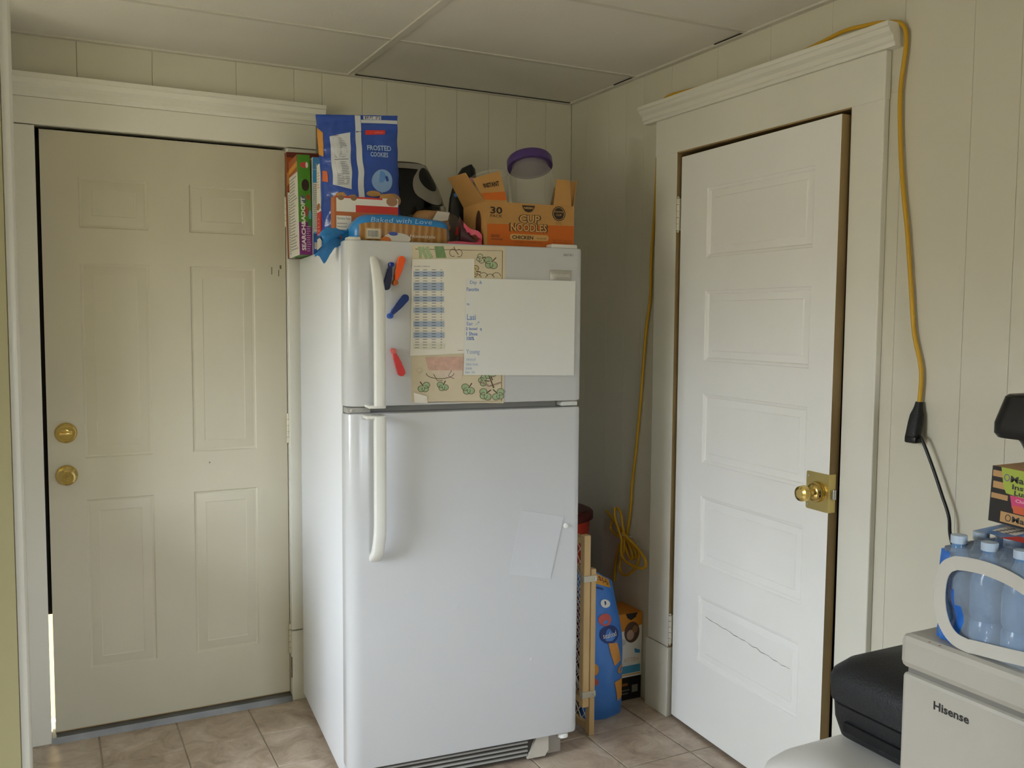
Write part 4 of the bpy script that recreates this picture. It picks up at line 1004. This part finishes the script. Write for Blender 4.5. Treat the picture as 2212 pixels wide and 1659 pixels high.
# ---- two pet food cartons stacked against the wall
def pbox(name, x0, x1, y0, y1, z0, z1, m, label, pf, cat='box'):
    t = thing(name, ((x0+x1)/2, (y0+y1)/2, z0), label=label, cat=cat)
    bx('carton', (x0, x1, y0, y1, z0, z1), m, t, .0015)
    q = Print(lambda i, j, l: (x0+(x1-x0)*i, y0-l, z0+(z1-z0)*j)); pf(q); q.build('front_print', t, True)
    return t
def _k(q):
    q.rect(.06, .62, .42, .74, ink('9a5a24')); q.rect(.06, .40, .5, .46, ink('6a655c')); q.rect(.06, .26, .44, .32, ink('6a655c')); q.rect(.60, .30, .86, .62, ink('8a867e'))
pbox('pet_food_carton', -.108, -.004, -.578, -.44, 0, .090, mat('black_card', '17150f', .6), 'black printed carton on the floor under the orange and white one', _k)
def _k(q):
    q.rect(0, 0, 1, 1, WHT); q.poly([(0, .72), (0, 1), (1, 1), (1, .80), (.6, .76)], mat('carton_amber', 'd0882a', .5)); q.poly([(.28, 1), (.80, 1), (.72, .93), (.52, .89), (.36, .93)], BLKT)
    q.ell(.56, .70, .33, .165, ink('5b4636')); q.ell(.50, .66, .16, .08, ink('b89a86')); q.ell(.70, .74, .12, .06, ink('8a6a4a')); q.ell(.2, .56, .12, .05, ink('c9c9c4'))
    q.poly([(.68, .44), (.92, .40), (.92, .35), (.70, .37)], ink('3a8ac0')); q.text('KITTEN', .55, .27, .06, ink('d8b48a'), width=.6); q.rect(.06, .06, .94, .18, ink('4a9cc4')); q.rect(.06, .03, .94, .045, ink('d8a03a'))
pbox('pet_food_carton', -.110, -.004, -.580, -.44, .0905, .338, mat('carton_amber', 'd0882a', .5), 'orange and white pet food carton with a kitten photo, on the black carton', _k)
# ---- dark red bin in the corner
rb = thing('waste_bin', (-.215, -.262, 0), label='dark red plastic bin with a darker rim, in the corner behind the gate', cat='bin')
RB = mat('dark_red_plastic', 'a83422', .4)
MB().lathe([(0, 0), (.105, 0), (.110, .005), (.143, .664), (.137, .664), (.108, .02), (0, .02)], RB, (-.215, -.262, 0), (0, 0, 1), 40).build('bin_body', rb, True, sharp=50)
MB().lathe([(.134, .660), (.150, .660), (.156, .664), (.156, .688), (.150, .694), (.134, .694)], mat('dark_rim', '4a1a16', .45), (-.215, -.262, 0), (0, 0, 1), 40).lathe([(0, .690), (.136, .690), (.136, .700), (0, .708)], mat('dark_rim', '4a1a16', .45), (-.215, -.262, 0), (0, 0, 1), 40).build('bin_lid', rb, True, sharp=50)

# ================================================================== EXTENSION CORD over the five panel door
xw = -.009
ec = thing('extension_cord', (-.01, -.64, 0), label='yellow extension cord looped over the door casing with a tied bundle', cat='cord')
pw = lambda x, *ps: [(x, at(px, py, 0, x)[1], at(px, py, 0, x)[2]) for px, py in ps]
run = pw(xw, (1327, 1255), (1329, 1225), (1338, 1180), (1353, 1158), (1363, 1090), (1365, 1050), (1375, 960), (1385, 850), (1395, 720), (1405, 640), (1407, 560), (1415, 450), (1420, 340), (1421, 290))
run += [(-.010, -.640, 2.195), (-.012, -.646, 2.225), (-.026, -.690, 2.236), (-.046, -.76, 2.236), (-.030, -.90, 2.234), (-.020, -1.10, 2.234), (-.022, -1.30, 2.234), (-.042, -1.44, 2.236), (-.050, -1.54, 2.243), (-.044, -1.61, 2.240), (-.030, -1.66, 2.236), (-.014, -1.703, 2.222), (-.012, -1.716, 2.17)]
run += pw(-.012, (1945, 200), (1946, 330), (1952, 420), (1960, 500), (1968, 620), (1975, 720), (1990, 800), (1986, 872))
sp_ = spline(run, 7)
MB().tube(sp_, .0058, M_CORD, 8).build('cord', ec, True, sharp=70)
# tied bundle hanging on the wall
def loop(name, *ps, dx=0.0):
    MB().tube(spline([(x_-dx, y_, z_) for (x_, y_, z_) in pw(-.014, *ps)], 7), .0054, M_CORD, 8).build(name, ec, True, sharp=70)
loop('cord_loop', (1311, 1104), (1325, 1122), (1342, 1145), (1355, 1160), (1366, 1178), (1374, 1196), (1372, 1206), (1366, 1196), (1357, 1172), (1350, 1155))
loop('cord_loop', (1337, 1096), (1345, 1105), (1349, 1130), (1353, 1158), (1352, 1190), (1344, 1215), (1345, 1232), (1356, 1242), (1372, 1232), (1384, 1212), (1384, 1190), (1370, 1170), (1358, 1158), dx=.010)
loop('cord_loop', (1337, 1096), (1338, 1118), (1346, 1145), (1352, 1165), (1351, 1190), (1358, 1208), (1378, 1222), (1398, 1226), (1405, 1216), (1398, 1198), (1384, 1180), (1366, 1162), (1354, 1150), dx=.020)
loop('cord_loop', (1325, 1124), (1322, 1140), (1330, 1152), (1345, 1160), (1356, 1166), (1366, 1188), (1368, 1208), (1360, 1200), (1352, 1176), dx=.005)
y_, z_ = at(1355, 1158, 0, -.02)[1:]
MB().tube([(-.022+.016*math.cos(t), y_+.026*math.sin(t), z_-.004*math.cos(t)) for t in (2*math.pi*k/20 for k in range(21))], .0022, mat('clear_tie', 'cfc8b0', .4), 6).build('cable_tie', ec, True)
MB().tube([(-.03, y_-.02, z_), (-.035, y_-.045, z_+.008)], .0018, mat('clear_tie', 'cfc8b0', .4), 6).build('tie_tail', ec, True)
# black female connector
A = Vector((-.014, *at(1986, 868, 0, -.014)[1:])); B = Vector((-.030, *at(1972, 942, 0, -.030)[1:])); d = (B-A).normalized()
rr = []
sd_ = d.cross(Vector((1, 0, 0))).normalized()
for t, w0, w1 in ((0, .0085, .0085), (.010, .0095, .009), (.018, .011, .010), (.034, .0165, .013), (.055, .0180, .014), (.080, .0185, .014), (.092, .0190, .0145)):
    p = A+(B-A).normalized()*t*1.0
    rr.append([p+sd_*a_+Vector((-1, 0, 0))*b_ for a_, b_ in sell(0, 0, w0, w1, .7, 18)])
MB().loft(rr, M_BLACKTX).build('connector', ec, True, sharp=45)
# black appliance cord plugged in below
ac = thing('appliance_cord', (-.02, -1.80, .95), label='thin black appliance cord hanging from the yellow cord connector', cat='cord')
pt = [tuple(B+d*.016), (-.030, *at(1986, 944, 0, -.030)[1:])]+pw(-.032, (1994, 955), (2015, 1010), (2035, 1070), (2050, 1118))+[(-.030, -1.925, .90), (-.022, -2.0, .74), (-.022, -2.1, .60)]
MB().tube(spline(pt, 7), .0042, M_BLACK, 8).build('cord', ac, True, sharp=70)
MB().box(-.046, -.014, B.y-.020, B.y+.014, B.z-.017, B.z+.001, M_BLACK, .004).build('plug', ac, True)

# ================================================================== FREEZER AND THE THINGS AROUND IT
FX, FY0, FY1, FZ = -.555, -2.212, -2.94, .850
cz = thing('chest_freezer', (-.30, -2.57, 0), label='small light grey chest freezer against the right wall', cat='freezer')
GRYF = mat('freezer_grey_enamel', 'aba699', .42, bump=.08, bscale=400)
bx('body', (FX+.006, -.02, FY1, FY0-.004, .02, .772), GRYF, cz, .008)
bx('lid', (FX, -.02, FY1-.004, FY0, .782, FZ), GRYF, cz, .014)
bx('gasket', (FX+.014, -.03, FY1+.01, FY0-.012, .770, .784), mat('gasket_grey', '77736a', .6), cz)
for x in (FX+.05, -.08):
    for y in (FY0-.06, FY1+.06): MB().lathe([(0, 0), (.02, 0), (.02, .022), (0, .022)], M_BLACK, (x, y, 0), (0, 0, 1), 14).build('foot', cz, True)
q = Print(lambda px, py, l: (lambda p: (FX+.006-l, p.y, p.z))(at(px, py, 0, FX+.006)))
q2 = Print(lambda y, z, l: (FX+.006-l, y, z)); p0 = at(2012, 1524, 0, FX); p1 = at(2089, 1556, 0, FX)
q2.text('Hisense', (p0.y+p1.y)/2, .7325, .0165, ink('23211f'), width=-(abs(p0.y-p1.y)), bold=.03); q2.build('logo_lettering', cz, True)
q2 = Print(lambda x, y, l: (x, y, FZ+l)); a0 = at(2008, 1387, 2, FZ); a1 = at(2030, 1395, 2, FZ)
for a_ in (a0, a1): q2.ell(a_.x, a_.y, .003, .002, ink('a8402c'))
q2.build('red_specks', cz, True)

# ---- shrink-wrapped pack of water bottles
PX0, PX1, PY0, PY1, PZ = -.525, -.130, -2.244, -2.642, .850
wp_ = thing('water_pack', ((PX0+PX1)/2, (PY0+PY1)/2, PZ), label='shrink-wrapped pack of water bottles with a white carry handle', cat='water bottles')
WB = film('water_bottle_blue', '6f9ccb', .6, .08, .2, 40)
bot = MB(); bot.lathe([(0, .002), (.026, .002), (.0305, .008), (.0305, .045), (.027, .055), (.0305, .065), (.0305, .120), (.029, .130), (.0215, .156), (.014, .172), (.0125, .176), (.0125, .188)], WB, (0, 0, 0), (0, 0, 1), 16, True)
bot.lathe([(0, .184), (.0148, .184), (.0148, .199), (0, .200)], mat('bottle_cap_clear', 'b4c3d2', .4), (0, 0, 0), (0, 0, 1), 14)
b0 = None
for i in range(6):
    for j in range(6):
        x = PX0+.038+i*.0635; y = PY0-.038-j*.0635
        lx, ly = x-(PX0+PX1)/2, y-(PY0+PY1)/2
        if b0 is None: b0 = bot.build('bottle', wp_); ob = b0
        else:
            ob = b0.copy(); COL.objects.link(ob); ob.parent = wp_
        ob.location = (lx, ly, 0)
def wrapmat():
    m = film('pack_film', 'c2cfda', .34, .06, 1.0, 45); return m
WF = wrapmat(); WBL = mat('pack_blue_print', '2a66b8', .2, bump=.7, bscale=28, coat=.3)
def wrap_pt(s_, t, grow=0.0):
    """s_: 0..1 round the pack, t: 0..1 up the side and over the top"""
    ang = 2*math.pi*s_; c, s2 = math.cos(ang), math.sin(ang); hx, hy = (PX1-PX0)/2+.004+grow, (PY0-PY1)/2+.004+grow
    e = .28; x = hx*sgn(c)*abs(c)**e; y = hy*sgn(s2)*abs(s2)**e
    bump_ = 1-.022*(abs(math.sin(ang*11)))
    if t < .7:
        u_ = t/.7; z = u_*.172; k = bump_*(1-.035*math.exp(-((u_-.30)/.12)**2)-.05*max(0, u_-.75))
    else:
        u_ = (t-.7)/.3; z = .172+.032*math.sin(u_*math.pi/2)+.004*noise.noise(Vector((x*20, y*20, 0))); k = (1-.0125)*(1-u_)**.6*.97 if u_ < 1 else 0.0
    nz = noise.noise(Vector((x*14, y*14, z*18)))*.004+noise.noise(Vector((x*42, y*42, z*50)))*.0028
    return Vector((x*k+nz, y*k+nz, max(.001, z)))
def wrapcol(s_, t):
    a_ = s_*360
    # printed blue at the left end of the pack, clear elsewhere
    if (60 < a_ < 154) and t < .68: return WBL
    if (154 <= a_ < 170) and t < .68-.03*(a_-154): return WBL
    return WF
MB().grid(96, 26, wrap_pt, WF, wrapcol).build('shrink_film', wp_, weld=True, sharp=70)
# carry handle: white oval strap on the front face
hxl = PX0-(PX0+PX1)/2-.010
def hp(y, z, off): return Vector((hxl-off, y-(PY0+PY1)/2, z-PZ))
outer = [at(px, py, 0, PX0-.012) for px, py in ((2066, 1216), (2047, 1224), (2035, 1245), (2030, 1285), (2034, 1325), (2046, 1358), (2066, 1382), (2098, 1398))]
outer = spline([(p.x, p.y, p.z) for p in outer], 5)
cen_h = [Vector(p) for p in outer]
top_h = spline([tuple(at(px, py, 0, PX0-.012)) for px, py in ((2066, 1216), (2092, 1219), (2130, 1228), (2175, 1246), (2212, 1268), (2260, 1300))], 5)
bot_h = spline([tuple(at(px, py, 0, PX0-.012)) for px, py in ((2098, 1396), (2130, 1404), (2170, 1414), (2212, 1424), (2260, 1436))], 5)
STR = mat('handle_strap_white', 'bdb9ae', .4, bump=.25, bscale=60)
pth = [Vector(p) for p in bot_h[::-1]]+cen_h[::-1][1:]+[Vector(p) for p in top_h[3:]]
rings = []
for i, p in enumerate(pth):
    t_ = (pth[min(i+1, len(pth)-1)]-pth[max(i-1, 0)]).normalized(); n_ = Vector((1, 0, 0)).cross(t_).normalized(); wdt = .0125
    rings.append([p+n_*wdt+Vector((.0, 0, 0)), p+n_*wdt+Vector((-.002, 0, 0)), p-n_*wdt+Vector((-.002, 0, 0)), p-n_*wdt])
mbh = MB().loft(rings, STR); mbh.v = [Vector((v.x-(PX0+PX1)/2, v.y-(PY0+PY1)/2, v.z-PZ)) for v in mbh.v]
mbh.build('carry_handle', wp_, sharp=40)
q = Print(lambda x, y, l: Vector((x, y, .209+l)), base=.001)
lx = lambda x: x-(PX0+PX1)/2
ly = lambda y: y-(PY0+PY1)/2
q.quad([(lx(-.47), ly(-2.30)), (lx(-.30), ly(-2.28)), (lx(-.30), ly(-2.42)), (lx(-.47), ly(-2.42))], mat('pack_top_blue', '4f86c8', .3), 4, 4)
q.quad([(lx(-.44), ly(-2.315)), (lx(-.38), ly(-2.305)), (lx(-.38), ly(-2.355)), (lx(-.44), ly(-2.362))], WHT)
for k in range(10): q.ell(lx(-.435+.011*(k % 5)), ly(-2.325-.018*(k//5)), .004, .005, BLKT)
q.quad([(lx(-.48), ly(-2.36)), (lx(-.44), ly(-2.37)), (lx(-.44), ly(-2.62)), (lx(-.48), ly(-2.62))], RED); q.text('WATER', lx(-.46), ly(-2.45), .028, ink('e0b23a'), width=.10, rot=-math.pi/2, bold=.02)
q.build('top_label', wp_)

# ---- instant lunch carton on the pack
mz = 1.0635
mr = thing('instant_lunch_carton', (-.29, -2.42, mz), label='black and brown instant lunch noodle carton lying on the water pack', cat='carton', rot=(.045, 0, 0))
x0, x1, y0, y1, h = -.115, .160, .138, -.18, .108
KR = mat('carton_kraft', 'b28a5a', .7); KBK = mat('carton_black_print', '1d1712', .6)
MB().box(x0, x1, y1, y0, 0, h, KR, .0015).build('carton', mr)
q = Print(lambda y, z, l: (x0-l, y0-y, z))
q.rect(0, 0, .318, h, KBK); q.rect(0.004, .066, .030, .079, KR); q.rect(.002, .088, .022, .100, KR); q.rect(.002, .046, .036, .056, KR)
q.poly([(.018, h), (.026, .070), (.032, .060), (.060, .058), (.30, .058), (.30, h)], ink('9aa83a')); q.poly([(.040, .058), (.30, .058), (.30, .034), (.046, .034)], ink('c23a6a')); q.poly([(.046, .040), (.30, .040), (.30, .026), (.050, .026)], ink('c2552a'))
q.rect(.024, .004, .31, .024, KR)
q.ring(.031, .090, .005, .006, .0016, ink('6a4a8a')); q.text('Maruchan', .0385, .089, .0125, BLKT, width=.088, bold=.03, align='LEFT'); q.text('Instant', .043, .075, .0095, BLKT, width=.056, bold=.03, align='LEFT'); q.text('Lunch', .048, .064, .0095, BLKT, width=.044, bold=.03, align='LEFT')
q.text('Chicken flavor', .052, .050, .006, ink('e8c6cf'), width=.07, align='LEFT'); q.ring(.040, .0138, .0052, .006, .0016, BLKT); q.text('Maruchan', .048, .0135, .0115, BLKT, width=.082, bold=.03, align='LEFT')
q.build('front_print', mr)
# ---- black tapered tub on the carton
bt = thing('black_tub', (-.27, -2.445, mz+h+.012), label='black plastic tub with a deep rim on top of the noodle carton', cat='tub')
def ring(hx, hy, z, r=.03): return [(a_, b_, z) for a_, b_ in rrect(-hx, hx, -hy, hy, r, 5)]
MB().loft([ring(.105, .105, 0), ring(.112, .112, .004), ring(.120, .128, .040), ring(.126, .134, .050), ring(.146, .158, .050), ring(.150, .163, .058), ring(.150, .163, .078), ring(.140, .150, .128), ring(.136, .146, .132), ring(.128, .138, .130), ring(.100, .10, .02)], M_BLACK).build('tub_body', bt, sharp=28)
MB().add([(-.1478, .100, .078), (-.1478, .086, .078), (-.1408, .084, .124), (-.1408, .110, .124)], [(0, 1, 2, 3)], mat('glint_grey', 'b9bcc2', .25)).build('rim_glint', bt)  # grey patch painted as a gloss reflection on the rim

# ---- black lidded grill on a white bin, between door and freezer
wbn = thing('white_bin', (-.37, -2.02, 0), label='white plastic bin with a rounded lid beside the freezer', cat='bin')
WP = mat('bin_white_plastic', 'd6d4cd', .4)
def rg(hx, hy, z, r, dx=0, dy=0): return [(dx+a_, dy+b_, z) for a_, b_ in rrect(-hx, hx, -hy, hy, r, 6)]
MB().loft([rg(.20, .12, 0, .05), rg(.205, .125, .01, .05), rg(.235, .150, .395, .08)], WP).build('bin_body', wbn, sharp=40)
MB().loft([rg(.242, .157, .395, .08), rg(.246, .161, .403, .08), rg(.246, .161, .419, .08), rg(.240, .154, .445, .08), rg(.218, .134, .467, .08), rg(.18, .10, .479, .07), rg(.12, .06, .483, .05)], WP).build('bin_lid', wbn, sharp=60)
MB().box(-.262, -.236, -.135, -.085, .385, .425, M_BLACK, .006).build('latch', wbn)
bg = thing('contact_grill', (-.235, -2.035, .4835), label='black lidded countertop grill stacked on the white bin', cat='grill')
MB().loft([rg(.13, .10, 0, .04), rg(.165, .132, .012, .05), rg(.176, .140, .050, .05), rg(.178, .142, .088, .05), rg(.172, .136, .092, .05)], M_BLACKTX).build('base', bg, sharp=30)
MB().loft([rg(.176, .138, .093, .05), rg(.186, .147, .097, .055), rg(.188, .149, .146, .055), rg(.183, .144, .162, .055), rg(.160, .120, .186, .05), rg(.12, .085, .204, .04), rg(.05, .03, .212, .02)], M_BLACKTX).build('lid', bg, sharp=35)
MB().box(-.184, -.172, -.13, .08, .034, .056, mat('slot_black', '030303', .8), .002).build('vent_slot', bg)
MB().box(-.200, -.180, -.142, -.112, .066, .092, M_PLAST, .006).build('lid_tab', bg)
